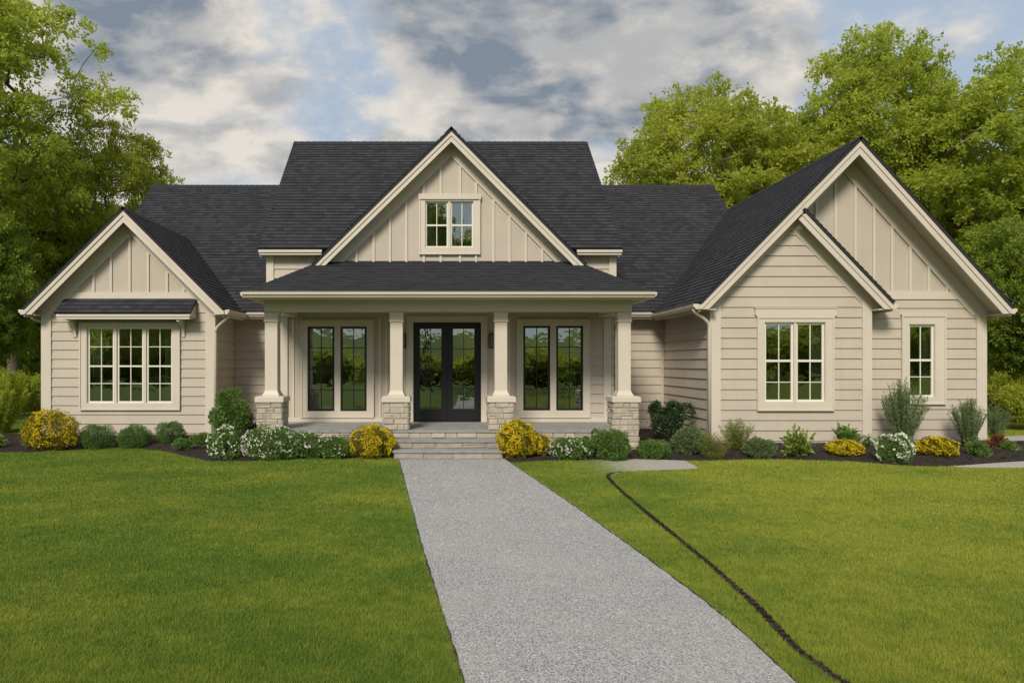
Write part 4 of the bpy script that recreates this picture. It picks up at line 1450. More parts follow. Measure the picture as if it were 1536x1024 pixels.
def stone_courses(mb, x0, x1, y, z0, z1, ch, axis='x', s=-1, seed=0, wmin=0.12, wmax=0.32):
    """rows of rough blocks on a face; s is the outward direction"""
    rr = random.Random(seed)
    n = max(1, round((z1 - z0) / ch)); h = (z1 - z0) / n
    for k in range(n):
        a = x0
        while a < x1 - 1e-4:
            wd = rr.uniform(wmin, wmax); b = min(x1, a + wd)
            if x1 - b < wmin * 0.6: b = x1
            za, zb2 = z0 + k * h + 0.005, z0 + (k + 1) * h - 0.005
            sub = [(za, zb2)] if rr.random() > 0.12 else [(za, (za + zb2) / 2 - 0.004), ((za + zb2) / 2 + 0.004, zb2)]
            for q0, q1 in sub:
                o = rr.uniform(0.004, 0.022)
                g = 0.004
                fa = [(a + g, q0), (b - g, q0), (b - g, q1), (a + g, q1)]
                ci = min(0.012, (q1 - q0) * 0.2)
                fb = [(a + g + ci, q0 + ci), (b - g - ci, q0 + ci), (b - g - ci, q1 - ci), (a + g + ci, q1 - ci)]
                tilt = [o + rr.uniform(-0.006, 0.006) for _ in range(4)]
                if axis == 'x':
                    mb.loft([(p[0], y, p[1]) for p in fa], [(p[0], y + s * (t + 0.004), p[1]) for p, t in zip(fb, tilt)])
                else:
                    mb.loft([(y, p[0], p[1]) for p in fa], [(y + s * (t + 0.004), p[0], p[1]) for p, t in zip(fb, tilt)])
            a = b


# stone face of the porch base between the pedestals
m1 = MB(); stone_courses(m1, -3.98, 4.02, YF + 0.03, 0.0, FLOOR - 0.053, 0.13, seed=5, wmin=0.2, wmax=0.45)
build('porch_base', m1, M['stone'], HP)
build('porch_base_core', MB().box(-3.97, 4.01, YF + 0.031, Y_CW - 0.01, 0.0, FLOOR - 0.054), M['mortar'], HP)
rz = 0.171
sx0, sx1 = -1.09, 1.13
for k, (yfr, zt) in enumerate(((13.30, rz), (13.64, 2 * rz))):
    st = build('step', MB().box(sx0, sx1, yfr, YF + 0.028 - (0.34 if k == 0 else 0.0) + (0.03 if k == 0 else 0), zt - 0.045, zt), M['slab'], HP)
    m1 = MB(); stone_courses(m1, sx0 + 0.03, sx1 - 0.03, yfr + 0.035, zt - rz, zt - 0.047, 0.12, seed=20 + k, wmin=0.3, wmax=0.62)
    m1.box(sx0 + 0.02, sx1 - 0.02, yfr + 0.036, YF + 0.02 - (0.30 if k == 0 else 0), zt - rz, zt - 0.046)
    build('riser', m1, M['riser'], st)

YCc = 14.26
def column(xc, zb, seed):
    c = empty('porch_column', (xc, YCc, zb), HP); WL[c.name] = (xc, YCc, zb)
    hw = 0.262; zcap0, zcap1 = Z(603, 13.97), Z(594.5, 13.97)
    m1 = MB(); y0, y1 = YCc - hw, YCc + hw
    stone_courses(m1, xc - hw, xc + hw, y0, zb, zcap0 - 0.002, 0.125, 'x', -1, seed)
    stone_courses(m1, xc - hw, xc + hw, y1, zb, zcap0 - 0.002, 0.125, 'x', 1, seed + 1)
    stone_courses(m1, y0, y1, xc - hw, zb, zcap0 - 0.002, 0.125, 'y', -1, seed + 2)
    stone_courses(m1, y0, y1, xc + hw, zb, zcap0 - 0.002, 0.125, 'y', 1, seed + 3)
    ped = build('pedestal', m1, M['stone'], c)
    build('pedestal_core', MB().box(xc - hw + 0.001, xc + hw - 0.001, y0 + 0.001, y1 - 0.001, zb, zcap0 - 0.003), M['mortar'], ped)
    q = hw + 0.038
    m1 = MB().box(xc - q, xc + q, YCc - q, YCc + q, zcap0, zcap1 - 0.02)
    m1.loft([(xc - q, YCc - q, zcap1 - 0.0195), (xc + q, YCc - q, zcap1 - 0.0195), (xc + q, YCc + q, zcap1 - 0.0195), (xc - q, YCc + q, zcap1 - 0.0195)],
            [(xc - q + .03, YCc - q + .03, zcap1), (xc + q - .03, YCc - q + .03, zcap1), (xc + q - .03, YCc + q - .03, zcap1), (xc - q + .03, YCc + q - .03, zcap1)])
    build('cap_stone', m1, M['trim'], c)
    r = 0.132; zt = Z(467.5, 14.12)
    prof = [(r + 0.045, zcap1 + 0.001), (r + 0.045, zcap1 + 0.03), (r + 0.03, zcap1 + 0.05), (r + 0.012, zcap1 + 0.085), (r, zcap1 + 0.12), (r, Z(483, 14.12)), (r + 0.022, Z(482.5, 14.12)), (r + 0.022, Z(480, 14.12)),
            (r + 0.010, Z(479.5, 14.12)), (r + 0.010, Z(470, 14.12)), (r + 0.026, Z(468.8, 14.12)), (r + 0.026, zt - 0.002)]
    m1 = MB()
    for (ra, za), (rb, zb_) in zip(prof[:-1], prof[1:]):
        for sx, sy in ((1, 0), (-1, 0), (0, 1), (0, -1)):
            if sx:
                pts = [(xc + sx * ra, YCc - ra, za), (xc + sx * ra, YCc + ra, za), (xc + sx * rb, YCc + rb, zb_), (xc + sx * rb, YCc - rb, zb_)]
                if sx < 0: pts = pts[::-1]
            else:
                pts = [(xc - ra, YCc + sy * ra, za), (xc + ra, YCc + sy * ra, za), (xc + rb, YCc + sy * rb, zb_), (xc - rb, YCc + sy * rb, zb_)]
                if sy > 0: pts = pts[::-1]
            m1.face(pts)
    build('shaft', m1, M['trim'], c)
for i, (px, zb) in enumerate(((406.5, 0.02), (594.5, FLOOR), (751.5, FLOOR), (937, 0.02))):
    column(X(px, 14.12), zb, 100 + 10 * i)
zbm0, zbm1 = Z(467, 14.1), Z_PE - 0.135
bx0, bx1 = X(396.5, 14.1), X(948, 14.1)
m1 = MB().box(bx0, bx1, 14.10, 14.42, zbm0, zbm1)
m1.box(bx0, bx0 + 0.3, 14.421, Y_CW - 0.035, zbm0 + 0.001, zbm1 - 0.001); m1.box(bx1 - 0.3, bx1, 14.421, Y_CW - 0.035, zbm0 + 0.001, zbm1 - 0.001)
m1.box(bx0 - 0.01, bx1 + 0.01, 14.08, 14.098, zbm1 - 0.06, zbm1)
build('porch_beam', m1, M['trim'], HP)
build('porch_ceiling', MB().box(bx0 + 0.301, bx1 - 0.301, 14.421, Y_CW - 0.03, zbm0 + 0.12, zbm0 + 0.15), M['soffit'], HP)
m1 = MB().box(XP0 + 0.02, XP1 - 0.02, PE + 0.035, Y_CW - 0.03, zbm1 + 0.002, zbm1 + 0.03)
build('soffit', m1, M['soffit'], HP)
m1 = MB().box(XP0 + 0.012, XP1 - 0.012, PE + 0.004, PE + 0.033, Z_PE - 0.135, Z_PE - 0.045)
build('fascia', m1, M['trim'], HP)

#@SPLIT_PLANTS
# ------------------------------------------------------------------ plants
def leaf_quads(C, D, L, Wd, r):
    """one pointed leaf per centre: C centres, D growth directions, L lengths, Wd widths"""
    n = len(C)
    D = D / (np.linalg.norm(D, axis=1)[:, None] + 1e-9)
    A = r.normal(0, 1, (n, 3)); A /= np.linalg.norm(A, axis=1)[:, None]
    S = np.cross(D, A); S /= (np.linalg.norm(S, axis=1)[:, None] + 1e-9)
    N = np.cross(S, D)
    fold = (Wd * 0.25)[:, None] * N
    tip = C + D * L[:, None]; mid = C + D * (L * 0.45)[:, None]
    V = np.stack([C, mid + S * Wd[:, None] / 2 + fold, tip, mid - S * Wd[:, None] / 2 + fold], 1)
    return V.reshape(-1, 3)


def rand_dirs(r, n, up=0.0):
    d = r.normal(0, 1, (n, 3)); d[:, 2] += up
    return d / np.linalg.norm(d, axis=1)[:, None]


def tree_meshes(seed, height, cr, ch, cz, trunk_r, nclump, lpc, leaf, clump_r=0.75, droop=0.0, lean=(0, 0)):
    """returns trunk MB and crown mesh; cr = crown radius, ch = crown half height, cz = crown centre height"""
    r = np.random.default_rng(seed)
    # clump centres: uneven ellipsoid, fuller towards the outside
    C = []
    lobes = [(rand_dirs(r, 1)[0], r.uniform(0.72, 1.15)) for _ in range(9)]
    while len(C) < nclump:
        d = rand_dirs(r, 1)[0]
        k = 0.80
        for ld, lv in lobes:
            k = max(k, lv * max(0, d @ ld) ** 2.0)
        rad = r.uniform(0.25, 1.0) ** 0.45 * k
        p = np.array([d[0] * cr * rad, d[1] * cr * rad, cz + d[2] * ch * rad])
        if p[2] < 0.8: continue
        C.append(p)
    C = np.array(C)
    C[:, 0] += lean[0] * (C[:, 2] / height); C[:, 1] += lean[1] * (C[:, 2] / height)
    # skeleton: every clump joins the nearest lower node
    nodes = []; parent = []; load = []
    nt = 9
    ztop = cz + ch * 0.05
    for i in range(nt):
        t = i / (nt - 1)
        nodes.append(np.array([lean[0] * t * ztop / height + 0.12 * math.sin(3 * t + seed), lean[1] * t * ztop / height + 0.12 * math.cos(2.3 * t + seed), ztop * t])); parent.append(i - 1); load.append(0)
    order = np.argsort(np.linalg.norm(C - np.array([0, 0, cz - ch * 0.3]), axis=1))
    for i in order:
        c = C[i]
        N = np.array(nodes)
        d = np.linalg.norm(N - c, axis=1) + np.where(N[:, 2] > c[2] - 0.25, 1.5 + (N[:, 2] - c[2]) * 1.5, 0)
        d[:max(1, int(nt * 0.25))] += 5
        j = int(np.argmin(d))
        a = nodes[j]
        m = (a + c) / 2 + r.normal(0, 0.10, 3) * np.linalg.norm(c - a) * 0.6 + np.array([0, 0, 0.06 * np.linalg.norm(c - a)])
        nodes.append(m); parent.append(j); load.append(0)
        nodes.append(c); parent.append(len(nodes) - 2); load.append(1)
    for i in range(len(nodes) - 1, 0, -1):
        if parent[i] >= 0: load[parent[i]] += load[i]
    tot = max(load)
    rad = [trunk_r * max(0.006, (l / tot)) ** 0.62 for l in load]
    for i in range(nt): rad[i] = max(rad[i], trunk_r * (1 - 0.75 * i / nt)) * (1.25 if i == 0 else 1)
    tb = MB()
    tb.tube([tuple(nodes[i]) for i in range(nt)], [rad[i] for i in range(nt)], 10)
    for i in range(nt + 1, len(nodes), 2):
        m_, p_ = i - 1, parent[i - 1]
        ra = min(rad[p_], rad[m_] * 1.3)
        tb.tube([tuple(nodes[p_]), tuple(nodes[m_]), tuple(nodes[i])], [ra, rad[m_], max(0.010, rad[i] * 0.75)], 5, cap=False)
    # leaves: twigs radiating out of each clump
    n = nclump * lpc
    ci = np.repeat(np.arange(nclump), lpc)
    csz = r.uniform(0.65, 1.3, nclump) * clump_r
    ntw = 14
    td = rand_dirs(r, nclump * ntw, 0.35).reshape(nclump, ntw, 3)
    tw = r.integers(0, ntw, n)
    base = td[ci, tw]
    t = r.uniform(0.15, 1.0, n) ** 0.7
    P = C[ci] + base * (t * csz[ci])[:, None] * np.array([1.15, 1.15, 0.75]) + r.normal(0, 0.10, (n, 3)) * clump_r
    P[:, 2] -= droop * t ** 2
    D = base + r.normal(0, 0.8, (n, 3)); D[:, 2] -= 0.2
    L = leaf * r.uniform(0.6, 1.25, n); Wd = L * r.uniform(0.45, 0.7, n)
    V = leaf_quads(P, D, L, Wd, r)
    me = raw_mesh('crown', V, 4, r.uniform(0, 1, n))
    return tb, me


def tree(name, src, loc, rz, sc, label, mleaf, group=None, cat='tree'):
    tb, me = src
    t = empty(name, loc)
    tag(t, label, cat, group)
    t.rotation_euler = (0, 0, rz); t.scale = sc
    if not isinstance(tb, bpy.types.Mesh):
        m0 = bpy.data.meshes.new('trunk'); m0.from_pydata(tb.v, [], tb.f); m0.materials.append(M['bark'])
        m0.polygons.foreach_set('use_smooth', [True] * len(m0.polygons)); m0.update()
        src[0] = m0; tb = m0
    key = me.name + mleaf
    if key not in CROWN:
        c = me.copy(); c.materials.append(M[mleaf]); CROWN[key] = c
    for nm, d in (('trunk', tb), ('crown', CROWN[key])):
        o = bpy.data.objects.new(nm, d); COL.objects.link(o); o.parent = t
    return t


CROWN = {}
T_A = list(tree_meshes(3, 14, 4.6, 4.4, 9.2, 0.30, 330, 235, 0.155, 0.66))
T_B = list(tree_meshes(8, 18, 4.6, 6.0, 11.8, 0.34, 430, 235, 0.155, 0.66))
T_C = list(tree_meshes(21, 13, 4.4, 5.2, 7.2, 0.28, 360, 240, 0.165, 0.78))
T_N = list(tree_meshes(33, 14, 4.6, 5.8, 8.2, 0.30, 360, 270, 0.125, 0.60, 0.15))     # nearer tree with finer leaves

G_L, G_R = 'trees at the left of the house', 'trees behind the right wing'
def tr(px_c, py_top, Y, src, h0, rz, label, ml, group, wide=1.0):
    """place a tree so that its top reaches row py_top"""
    zt = Z(py_top, Y); s = zt / h0
    return tree('tree', src, (X(px_c, Y), Y, far_z(X(px_c, Y), Y) - 0.05), rz, (s * wide, s * wide, s), label, ml, group)
hA, hB, hC, hN = 13.5, 17.5, 12.4, 13.8
# left side
tr(-75, -130, 22.5, T_N, hN, 1.1, 'tall leafy tree at the left edge whose boughs reach in over the sky', 'leaf_tree', G_L, 0.92)
tr(172, 150, 27, T_N, hN, 2.3, 'light green tree leaning over the left gable, top just above the low roof', 'leaf_tree_yellow', G_L, 0.78)
tr(20, 215, 31, T_A, hA, 1.0, 'dense mid green tree behind the boughs at the far left', 'leaf_tree', G_L, 1.0)
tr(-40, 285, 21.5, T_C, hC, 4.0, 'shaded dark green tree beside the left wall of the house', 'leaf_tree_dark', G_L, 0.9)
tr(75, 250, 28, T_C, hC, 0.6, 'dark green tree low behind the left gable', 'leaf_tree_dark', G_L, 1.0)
tr(-260, 60, 30, T_B, hB, 2.6, 'tree beyond the left edge of the garden', 'leaf_tree', G_L, 1.0)
# right side
tr(1062, 118, 31, T_A, hA, 0.3, 'rounded light green tree rising above the low roof right of the centre', 'leaf_tree_yellow', G_R, 1.0)
tr(1305, 22, 30, T_B, hB, 1.2, 'tallest tree, broad crown right above the peak of the right gable', 'leaf_tree', G_R, 0.88)
tr(1180, 140, 35, T_C, hC, 2.0, 'mid green tree between the rounded tree and the tallest tree', 'leaf_tree', G_R, 1.0)
tr(1500, 78, 27, T_A, hA, 5.0, 'tree at the right edge with a high uneven crown', 'leaf_tree', G_R, 1.0)
tr(1425, 190, 31, T_C, hC, 3.4, 'darker tree filling the gap right of the tallest tree', 'leaf_tree', G_R, 1.0)
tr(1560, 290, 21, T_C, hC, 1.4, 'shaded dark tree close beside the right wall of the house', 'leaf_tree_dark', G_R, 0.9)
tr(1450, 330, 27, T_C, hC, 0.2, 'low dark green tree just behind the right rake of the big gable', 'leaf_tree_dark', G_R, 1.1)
tr(1760, 120, 29, T_B, hB, 0.9, 'tree beyond the right edge of the garden', 'leaf_tree', G_R, 1.0)


tree('tree', T_B, (-1.9, -25, 0), 0.5, (0.75, 0.75, 0.98), 'tall tree facing the house, mirrored in the left sash of the attic window', 'leaf_tree', 'trees facing the house')
tree('tree', T_B, (3.6, -27, 0), 2.5, (0.75, 0.75, 0.90), 'tall tree facing the house, mirrored in the right sash of the attic window', 'leaf_tree', 'trees facing the house')

# a far wood that closes the view under the crowns, and one behind the camera that the windows mirror
def wood(name, spots, label, seed, ml):
    r = np.random.default_rng(seed)
    V = []; R_ = []
    for (x, y, rad, h) in spots:
        n = 5200
        d = rand_dirs(r, n); rr = r.uniform(0.55, 1.0, n)
        bump_ = 1 + 0.22 * np.sin(d[:, 0] * 7 + x) * np.cos(d[:, 2] * 6 + y)
        P = d * (rr * bump_)[:, None] * np.array([rad, rad, h / 2]) + np.array([x, y, far_z(x, y) + h / 2])
        L = r.uniform(0.3, 0.6, n)
        V.append(leaf_quads(P, rand_dirs(r, n), L, L * 0.7, r)); R_.append(r.uniform(0, 1, n))
    me = raw_mesh(name, np.concatenate(V), 4, np.concatenate(R_))
    o = link(name, me, M[ml]); tag(o, label, 'wood', kind='stuff')
    return o
sp = []
for k in range(34):
    x = -62 + k * 3.9 + random.uniform(-1, 1); sp.append((x, 44 + random.uniform(-3, 5), random.uniform(3.4, 4.8), random.uniform(7.5, 11)))
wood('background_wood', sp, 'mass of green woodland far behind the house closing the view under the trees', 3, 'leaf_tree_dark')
sp = []
for k in range(36):
    x = -80 + k * 4.6 + random.uniform(-1.5, 1.5); sp.append((x, -34 + random.uniform(-6, 4), random.uniform(2.5, 5.0), random.uniform(2.2, 3.4) if abs(x) < 17 else random.uniform(4, 8)))
wood('facing_wood', sp, 'green woodland facing the house, seen mirrored in its windows', 4, 'leaf_tree_yellow')


# ---- garden shrubs
def mound(r, n, rx, ry, rz, shell=0.55, bumpy=0.12, flat=0.15, sq=1.0):
    """points through the outer part of an uneven half ellipsoid standing on z=0"""
    d = rand_dirs(r, n)
    ph = r.uniform(0, 6.28, 6)
    b = 1 + bumpy * (np.sin(d[:, 0] * 5 + ph[0]) * np.cos(d[:, 1] * 4 + ph[1]) + 0.6 * np.sin(d[:, 2] * 7 + ph[2]) * np.cos(d[:, 0] * 9 + ph[3]) + 0.4 * np.sin(d[:, 0] * 17 + ph[4]) * np.sin(d[:, 2] * 15 + ph[5]))
    rad = (shell + (1 - shell) * r.uniform(0, 1, n) ** 0.45) * b
    P = d * rad[:, None]
    P[:, 2] = np.where(P[:, 2] < -0.75, -0.75 + flat * (P[:, 2] + 0.75), P[:, 2])
    P[:, 2] = (P[:, 2] + 0.75) / 1.75
    return P * np.array([rx, ry, rz]), d


def stems(r, n, rx, ry, h, rad=0.006, spread=0.6):
    mb = MB()
    for k in range(n):
        a = r.uniform(0, 6.28); q = r.uniform(0.1, spread)
        x1, y1 = math.cos(a) * rx * q, math.sin(a) * ry * q
        mb.tube([(x1 * 0.15, y1 * 0.15, -0.03), (x1 * 0.55, y1 * 0.55, h * 0.4), (x1, y1, h * 0.8)], [rad * 1.4, rad, rad * 0.5], 4, cap=False)
    return mb


SEED = [500]
def shrub(name, cat, px0, px1, py0, py1, label, leafm, n=5200, leaf=0.028, depth=None, style='round', flower=None, nf=0, fs=0.03, group=None, zoff=0.0, fixY=None, lw=0.6):
    """a shrub spanning px0..px1, py0..py1 of the view, standing on the bed"""
    SEED[0] += 1; r = np.random.default_rng(SEED[0])
    if fixY is None:
        z = 0.05
        for _ in range(6):
            Y = YG(py1, z); z = bed_z(X((px0 + px1) / 2, Y), Y)
    else:
        Y = fixY; z = 0.0 if Y > 17.9 or abs(X((px0 + px1) / 2, Y)) > 14 else bed_z(X((px0 + px1) / 2, Y), Y)
    w_ = (px1 - px0) * Y / F; dep = min(w_ * 0.42, 0.42) if depth is None else depth
    Y += dep * 0.55 if fixY is None else 0
    xq = X((px0 + px1) / 2, Y)
    if fixY is None:
        lim = 15.95 if xq < -5.3 else (13.75 if xq < 4.1 and xq > -3.9 else (17.2 if xq < 5.5 else (14.3 if px1 < 1312 else 14.55)))
        if Y + dep * 0.9 > lim:
            dep = min(dep, 0.30); Y = min(Y, lim - dep * 0.9)
    xc = X((px0 + px1) / 2, Y); h = Z(py0, Y) - z + zoff
    rx = (px1 - px0) * Y / F / 2; ry = dep if fixY is None else rx * 0.8
    t = empty(name, (xc, Y, z)); tag(t, label, cat, group)
    if style in ('round', 'loose'): n = int(n * 1.7)
    if style in ('round', 'loose'):
        if style == 'round':
            P, d = mound(r, n, rx * 0.97, ry, h * 0.97, shell=0.42, bumpy=0.16)
            D = d + r.normal(0, 0.7, (n, 3)); D[:, 2] += 0.3
        else:
            # several leafy shoots
            ns = 26; sd_ = rand_dirs(r, ns, 0.7); sd_[:, 2] = np.abs(sd_[:, 2])
            L_ = r.uniform(0.6, 1.0, ns)
            k = r.integers(0, ns, n); tt = r.uniform(0.12, 1.0, n) ** 0.7
            P = sd_[k] * (tt * L_[k])[:, None]; P += r.normal(0, 0.10, (n, 3)); P[:, 2] = np.abs(P[:, 2])
            P *= np.array([rx * 1.02, ry, h * 1.02])
            D = sd_[k] + r.normal(0, 0.8, (n, 3))
        L = leaf * r.uniform(0.6, 1.3, n) * 1.12; Wd = L * r.uniform(lw * 0.8, lw * 1.2, n)
    elif style == 'bushy':
        # several leafy masses of different size grown into each other
        n = int(n * 1.7); nb = 15
        bc = []
        for _ in range(nb):
            d0 = rand_dirs(r, 1)[0]; q = r.uniform(0.2, 0.82)
            bc.append((d0[0] * q, d0[1] * q, 0.18 + (0.5 + 0.5 * d0[2] * q / 0.72) * 0.62))
        bc = np.array(bc); br = r.uniform(0.16, 0.36, nb)
        k = r.integers(0, nb, n); d = rand_dirs(r, n, 0.15)
        rr = r.uniform(0.45, 1.0, n) ** 0.6 * (1 + 0.25 * r.normal(0, 1, n) * (r.uniform(0, 1, n) < 0.25))
        P = bc[k] + d * (br[k] * rr)[:, None] * np.array([1, 1, 0.62])
        P *= np.array([rx * 1.22, ry * 1.1, h]); P[:, 2] = np.abs(P[:, 2])
        D = d + r.normal(0, 0.7, (n, 3)); D[:, 2] += 0.2
        L = leaf * r.uniform(0.6, 1.3, n); Wd = L * r.uniform(lw * 0.8, lw * 1.2, n)
    elif style == 'feather':
        # fine upright sprays leaning outwards
        ns = 70; a = r.uniform(0, 6.28, ns); q = r.uniform(0, 1, ns) ** 0.6
        k = r.integers(0, ns, n); tt = r.uniform(0.05, 1, n)
        hh = (1 - 0.35 * q ** 2) * r.uniform(0.75, 1.0, ns)
        x1 = np.cos(a) * q; y1 = np.sin(a) * q
        P = np.stack([x1[k] * (0.35 + 0.65 * tt) * rx, y1[k] * (0.35 + 0.65 * tt) * ry, tt * hh[k] * h], 1) + r.normal(0, 0.022, (n, 3))
        P[:, 2] = np.abs(P[:, 2])
        D = np.stack([x1[k] * 0.5, y1[k] * 0.5, np.ones(n)], 1) + r.normal(0, 0.55, (n, 3))
        L = leaf * r.uniform(0.6, 1.3, n); Wd = L * 0.22
    elif style == 'spray':
        # tall thin wands with sparse leaves, bare enough to see the wall through
        ns = 110; n = int(n * 1.8); a = r.uniform(0, 6.28, ns); q = r.uniform(0.05, 1, ns)
        k = r.integers(0, ns, n); tt = r.uniform(0.08, 1, n)
        hh = (1 - 0.30 * q ** 1.5) * r.uniform(0.72, 1.0, ns)
        x1 = np.cos(a) * q; y1 = np.sin(a) * q
        P = np.stack([x1[k] * (0.22 + 0.78 * tt ** 1.2) * rx, y1[k] * (0.22 + 0.78 * tt) * ry, tt * hh[k] * h], 1) + r.normal(0, 0.014, (n, 3))
        D = np.stack([x1[k] * 0.4, y1[k] * 0.4, np.ones(n)], 1) + r.normal(0, 0.5, (n, 3))
        L = leaf * r.uniform(0.6, 1.3, n); Wd = L * 0.25
        mb = MB()
        for i in range(ns):
            pts = [(x1[i] * (0.22 + 0.78 * s_ ** 1.2) * rx, y1[i] * (0.22 + 0.78 * s_) * ry, s_ * hh[i] * h) for s_ in (0, 0.33, 0.66, 1.0)]
            mb.tube(pts, [0.007, 0.006, 0.004, 0.002], 4, cap=False)
        o = build('stem', mb, M['leaf_grey'], t); o.location = (0, 0, 0)
    elif style == 'broad':
        ns = 46; sd_ = rand_dirs(r, ns, 1.0); sd_[:, 2] = np.abs(sd_[:, 2]) * 0.9 + 0.15
        L_ = r.uniform(0.55, 0.95, ns)
        k = r.integers(0, ns, n); tt = r.uniform(0.25, 1.0, n)
        P = sd_[k] * (tt * L_[k])[:, None] * np.array([rx, ry, h]) * 0.95; P[:, 2] = np.abs(P[:, 2])
        D = sd_[k] * 0.7 + r.normal(0, 0.6, (n, 3)); D[:, 2] += 0.25
        L = leaf * r.uniform(0.7, 1.2, n); Wd = L * 0.38
    P[:, 2] = np.maximum(P[:, 2], 0.004)
    V = leaf_quads(P, D, L, Wd, r)
    me = raw_mesh('foliage', V, 4, r.uniform(0, 1, n))
    o = bpy.data.objects.new('foliage', me); COL.objects.link(o); o.parent = t; me.materials.append(M[leafm])
    if style != 'spray':
        sb = stems(r, 12, rx, ry, h * 0.75, 0.006, 0.38)
        o = build('stem', sb, M['twig'], t); o.location = (0, 0, 0)
    if flower:
        # each blossom: a small ring of petals near the outside
        if style == 'round' or style == 'loose':
            Pf, d = mound(r, nf, rx, ry, h, shell=0.93)
        else:
            Pf, d = mound(r, nf, rx * 0.8, ry * 0.8, h, shell=0.85)
        pp_ = Pf * 13 + r.uniform(0, 9, 3)
        patch = np.sin(pp_[:, 0]) + np.sin(pp_[:, 1] * 1.3 + pp_[:, 0]) + np.sin(pp_[:, 2] * 1.7 + 1.3 * pp_[:, 0])
        up = (Pf[:, 2] > h * 0.12) & (patch > (-0.9 if 'yellow' in flower else -0.25) + r.normal(0, 0.35, len(Pf)))
        Pf, d = Pf[up], d[up]; m_ = len(Pf)
        pet = 5
        c = np.repeat(Pf, pet, 0); nd = np.repeat(d, pet, 0)
        Dp = np.cross(nd, rand_dirs(r, m_ * pet)) + nd * 0.4
        L = fs * r.uniform(0.7, 1.2, m_ * pet); 
        V = leaf_quads(c, Dp, L, L * 0.75, r)
        me = raw_mesh('blossom', V, 4, np.repeat(r.uniform(0, 1, m_), pet))
        o = bpy.data.objects.new('blossom', me); COL.objects.link(o); o.parent = t; me.materials.append(M[flower])
    return t


GB, GY, GW, GG = 'clipped box balls', 'yellow flowering shrubs', 'white flowering shrubs', 'green garden shrubs'
shrub('shrub', 'shrub', -14, 13, 642, 673, 'bright green low shrub cut off by the left edge of the photo', 'leaf_broad', 900, 0.055, style='broad', group=GG)
shrub('flowering_shrub', 'shrub', 38, 113, 615, 670, 'yellow flowering round shrub at the left corner of the house', 'leaf_gold', 7000, 0.028, flower='flower_yellow', nf=3400, fs=0.026, group=GY)
shrub('boxwood', 'shrub', 118, 171, 635, 667, 'box ball right beside the leftmost yellow shrub', 'leaf_box', 7500, 0.019, group=GB)
shrub('boxwood', 'shrub', 178, 227, 636, 665, 'middle box ball under the triple window', 'leaf_box', 7500, 0.019, group=GB)
shrub('boxwood', 'shrub', 235, 278, 631, 661, 'box ball farthest right under the triple window', 'leaf_box', 7000, 0.019, group=GB)
shrub('shrub', 'shrub', 253, 289, 652, 677, 'small light green shrub in front of the third box ball', 'leaf_green', 2600, 0.03, style='bushy', group=GG)
shrub('shrub', 'shrub', 284, 325, 645, 675, 'low loose shrub at the foot of the tall bush by the left downspout', 'leaf_green', 2400, 0.034, style='bushy', group=GG)
shrub('tall_shrub', 'shrub', 303, 374, 578, 672, 'tall glossy green bush in front of the left downspout', 'leaf_green', 9500, 0.042, style='bushy', flower='flower_white', nf=30, fs=0.018, group=GG)
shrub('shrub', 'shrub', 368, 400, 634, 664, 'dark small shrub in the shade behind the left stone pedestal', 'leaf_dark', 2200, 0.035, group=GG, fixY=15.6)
shrub('flowering_shrub', 'shrub', 311, 366, 637, 689, 'loose white flowering plant in front of the tall bush', 'leaf_green', 3400, 0.032, style='loose', flower='flower_white', nf=320, fs=0.032, group=GW)
shrub('flowering_shrub', 'shrub', 367, 452, 638, 690, 'wide white flowering shrub in front of the left stone pedestal', 'leaf_green', 7500, 0.03, flower='flower_white', nf=780, fs=0.030, group=GW)
shrub('flowering_shrub', 'shrub', 430, 492, 648, 688, 'white flowering shrub between the wide one and the low one, left of the steps', 'leaf_green', 5200, 0.028, flower='flower_white', nf=400, fs=0.027, group=GW)
shrub('flowering_shrub', 'shrub', 476, 532, 654, 687, 'low white dotted shrub touching the yellow ball left of the steps', 'leaf_green', 4600, 0.028, flower='flower_white', nf=260, fs=0.024, group=GW)
shrub('flowering_shrub', 'shrub', 525, 592, 638, 685, 'yellow flowering ball at the left end of the steps', 'leaf_gold', 7000, 0.024, flower='flower_yellow', nf=4200, fs=0.022, group=GY)
shrub('flowering_shrub', 'shrub', 747, 803, 630, 686, 'tall yellow flowering ball at the right end of the steps', 'leaf_gold', 7000, 0.026, flower='flower_yellow', nf=3600, fs=0.023, group=GY)
shrub('flowering_shrub', 'shrub', 782, 826, 650, 687, 'lower yellow flowering shrub grown into the right side of the tall yellow ball', 'leaf_gold', 4800, 0.026, flower='flower_yellow', nf=2400, fs=0.023, group=GY)
shrub('flowering_shrub', 'shrub', 822, 889, 655, 689, 'white flowering low shrub right of the yellow ones beside the steps', 'leaf_green', 5200, 0.028, flower='flower_white', nf=500, fs=0.030, group=GW)
shrub('shrub', 'shrub', 874, 912, 641, 676, 'loose green shrub touching the white flowers, left of the right pedestal', 'leaf_green', 3600, 0.034, style='bushy', flower='flower_white', nf=40, fs=0.016, group=GG)
shrub('shrub', 'shrub', 895, 946, 643, 681, 'rounded green shrub in front of the right stone pedestal', 'leaf_green', 6000, 0.028, group=GG)
shrub('shrub', 'shrub', 956, 1007, 659, 688, 'low rounded green shrub right of the right stone pedestal', 'leaf_green', 5600, 0.026, group=GG)
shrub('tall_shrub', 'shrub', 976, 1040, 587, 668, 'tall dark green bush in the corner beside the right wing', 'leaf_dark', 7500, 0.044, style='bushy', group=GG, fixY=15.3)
shrub('shrub', 'shrub', 1012, 1061, 639, 677, 'grey green shrub in front of the tall dark bush', 'leaf_grey', 5200, 0.03, style='round', group=GG)
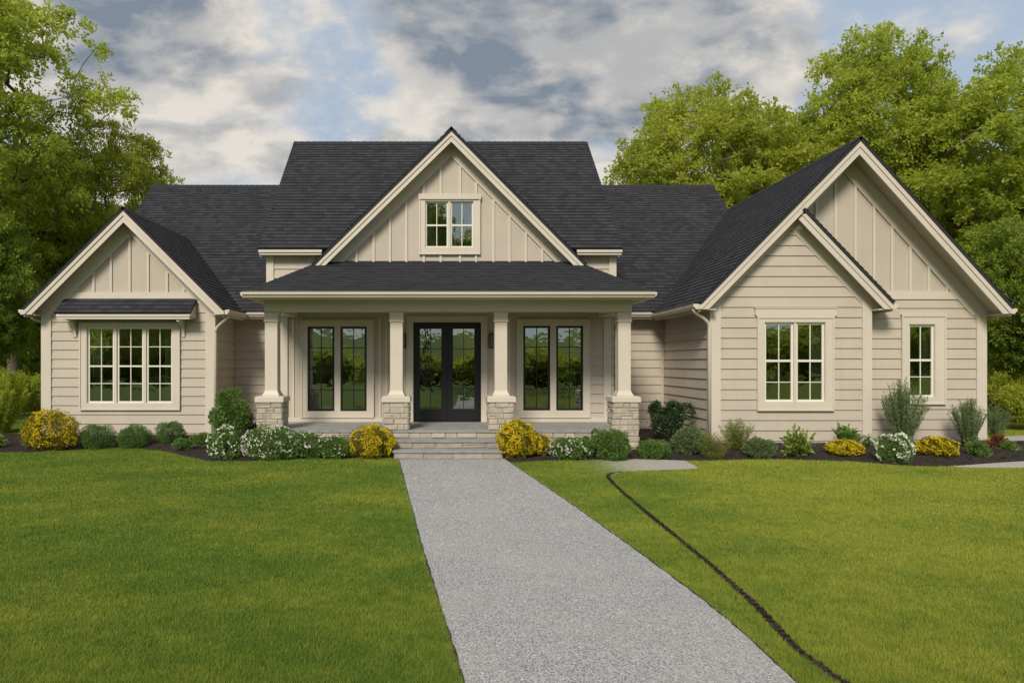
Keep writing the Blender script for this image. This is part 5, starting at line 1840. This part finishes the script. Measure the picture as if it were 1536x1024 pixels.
shrub('shrub', 'shrub', 1075, 1138, 626, 672, 'taller feathery yellow green shrub under the left of the double window', 'leaf_olive', 6500, 0.04, style='feather', group=GG)
shrub('shrub', 'shrub', 1042, 1098, 646, 690, 'soft yellow green shrub at the corner of the right wing', 'leaf_olive', 6500, 0.032, style='feather', group=GG)
shrub('shrub', 'shrub', 1116, 1162, 656, 688, 'small rounded green shrub under the double window', 'leaf_grey', 5000, 0.026, group=GG)
shrub('broadleaf_plant', 'plant', 1163, 1229, 637, 680, 'glossy light green broad leaved plant under the double window', 'leaf_broad', 700, 0.13, style='broad', group='broad leaved plants')
shrub('broadleaf_plant', 'plant', 1240, 1299, 631, 668, 'darker broad leaved plant behind the small yellow shrub', 'leaf_green', 800, 0.10, style='broad', group='broad leaved plants')
shrub('flowering_plant', 'plant', 1292, 1311, 650, 667, 'small sprig of white flowers at the foot of the right wing corner board', 'leaf_green', 300, 0.03, style='loose', flower='flower_white', nf=60, fs=0.024)
shrub('flowering_shrub', 'shrub', 1243, 1294, 660, 687, 'small yellow flowering shrub in front of the darker broad leaved plant', 'leaf_gold', 4200, 0.026, flower='flower_yellow', nf=1800, fs=0.022, group=GY)
shrub('tall_grass', 'plant', 1316, 1392, 565, 664, 'tall airy grey green shrub partly covering the narrow window', 'leaf_grey', 6000, 0.05, style='spray', group='tall airy shrubs')
shrub('flowering_shrub', 'shrub', 1314, 1370, 650, 695, 'large white blossoming shrub in front of the tallest airy shrub', 'leaf_green', 3600, 0.03, flower='flower_white', nf=620, fs=0.040, group=GW)
shrub('flowering_shrub', 'shrub', 1377, 1431, 655, 684, 'low yellow flowering shrub right of the white blossoming one', 'leaf_gold', 4600, 0.026, flower='flower_yellow', nf=1800, fs=0.022, group=GY)
shrub('tall_grass', 'plant', 1426, 1478, 594, 662, 'airy grey green shrub against the right corner board', 'leaf_grey', 5000, 0.045, style='spray', group='tall airy shrubs')
shrub('tall_grass', 'plant', 1468, 1516, 604, 662, 'soft airy shrub past the right corner of the house', 'leaf_grey', 5000, 0.045, style='feather', group='tall airy shrubs', fixY=15.6)
shrub('shrub', 'shrub', 1446, 1484, 656, 684, 'small green shrub in front of the airy one at the right corner', 'leaf_green', 2800, 0.03, style='loose', group=GG)
shrub('red_shrub', 'shrub', 1482, 1511, 650, 671, 'small reddish brown leaved shrub near the right corner of the house', 'leaf_red', 1500, 0.035, style='loose')
shrub('shrub', 'shrub', 1496, 1530, 662, 674, 'very low green plant right of the reddish shrub', 'leaf_green', 1200, 0.03, style='loose', group=GG)
# bushes past the two ends of the house
GE = 'bushes past the ends of the house'
shrub('bush', 'shrub', -60, 40, 540, 668, 'large soft green bush left of the house at the edge of the photo', 'leaf_tree', 26000, 0.10, style='feather', fixY=18.2, group=GE)
shrub('bush', 'shrub', 20, 92, 538, 660, 'green bush against the left end wall of the house', 'leaf_tree', 15000, 0.06, style='bushy', fixY=19.5, group=GE)
shrub('bush', 'shrub', 1480, 1570, 500, 640, 'tall light green bush behind the right end of the house', 'leaf_tree_yellow', 15000, 0.08, style='bushy', fixY=21.5, group=GE)
shrub('bush', 'shrub', 1505, 1600, 560, 650, 'rounded yellow green bush at the right edge of the photo', 'leaf_tree_yellow', 13000, 0.07, style='bushy', fixY=19.3, group=GE)
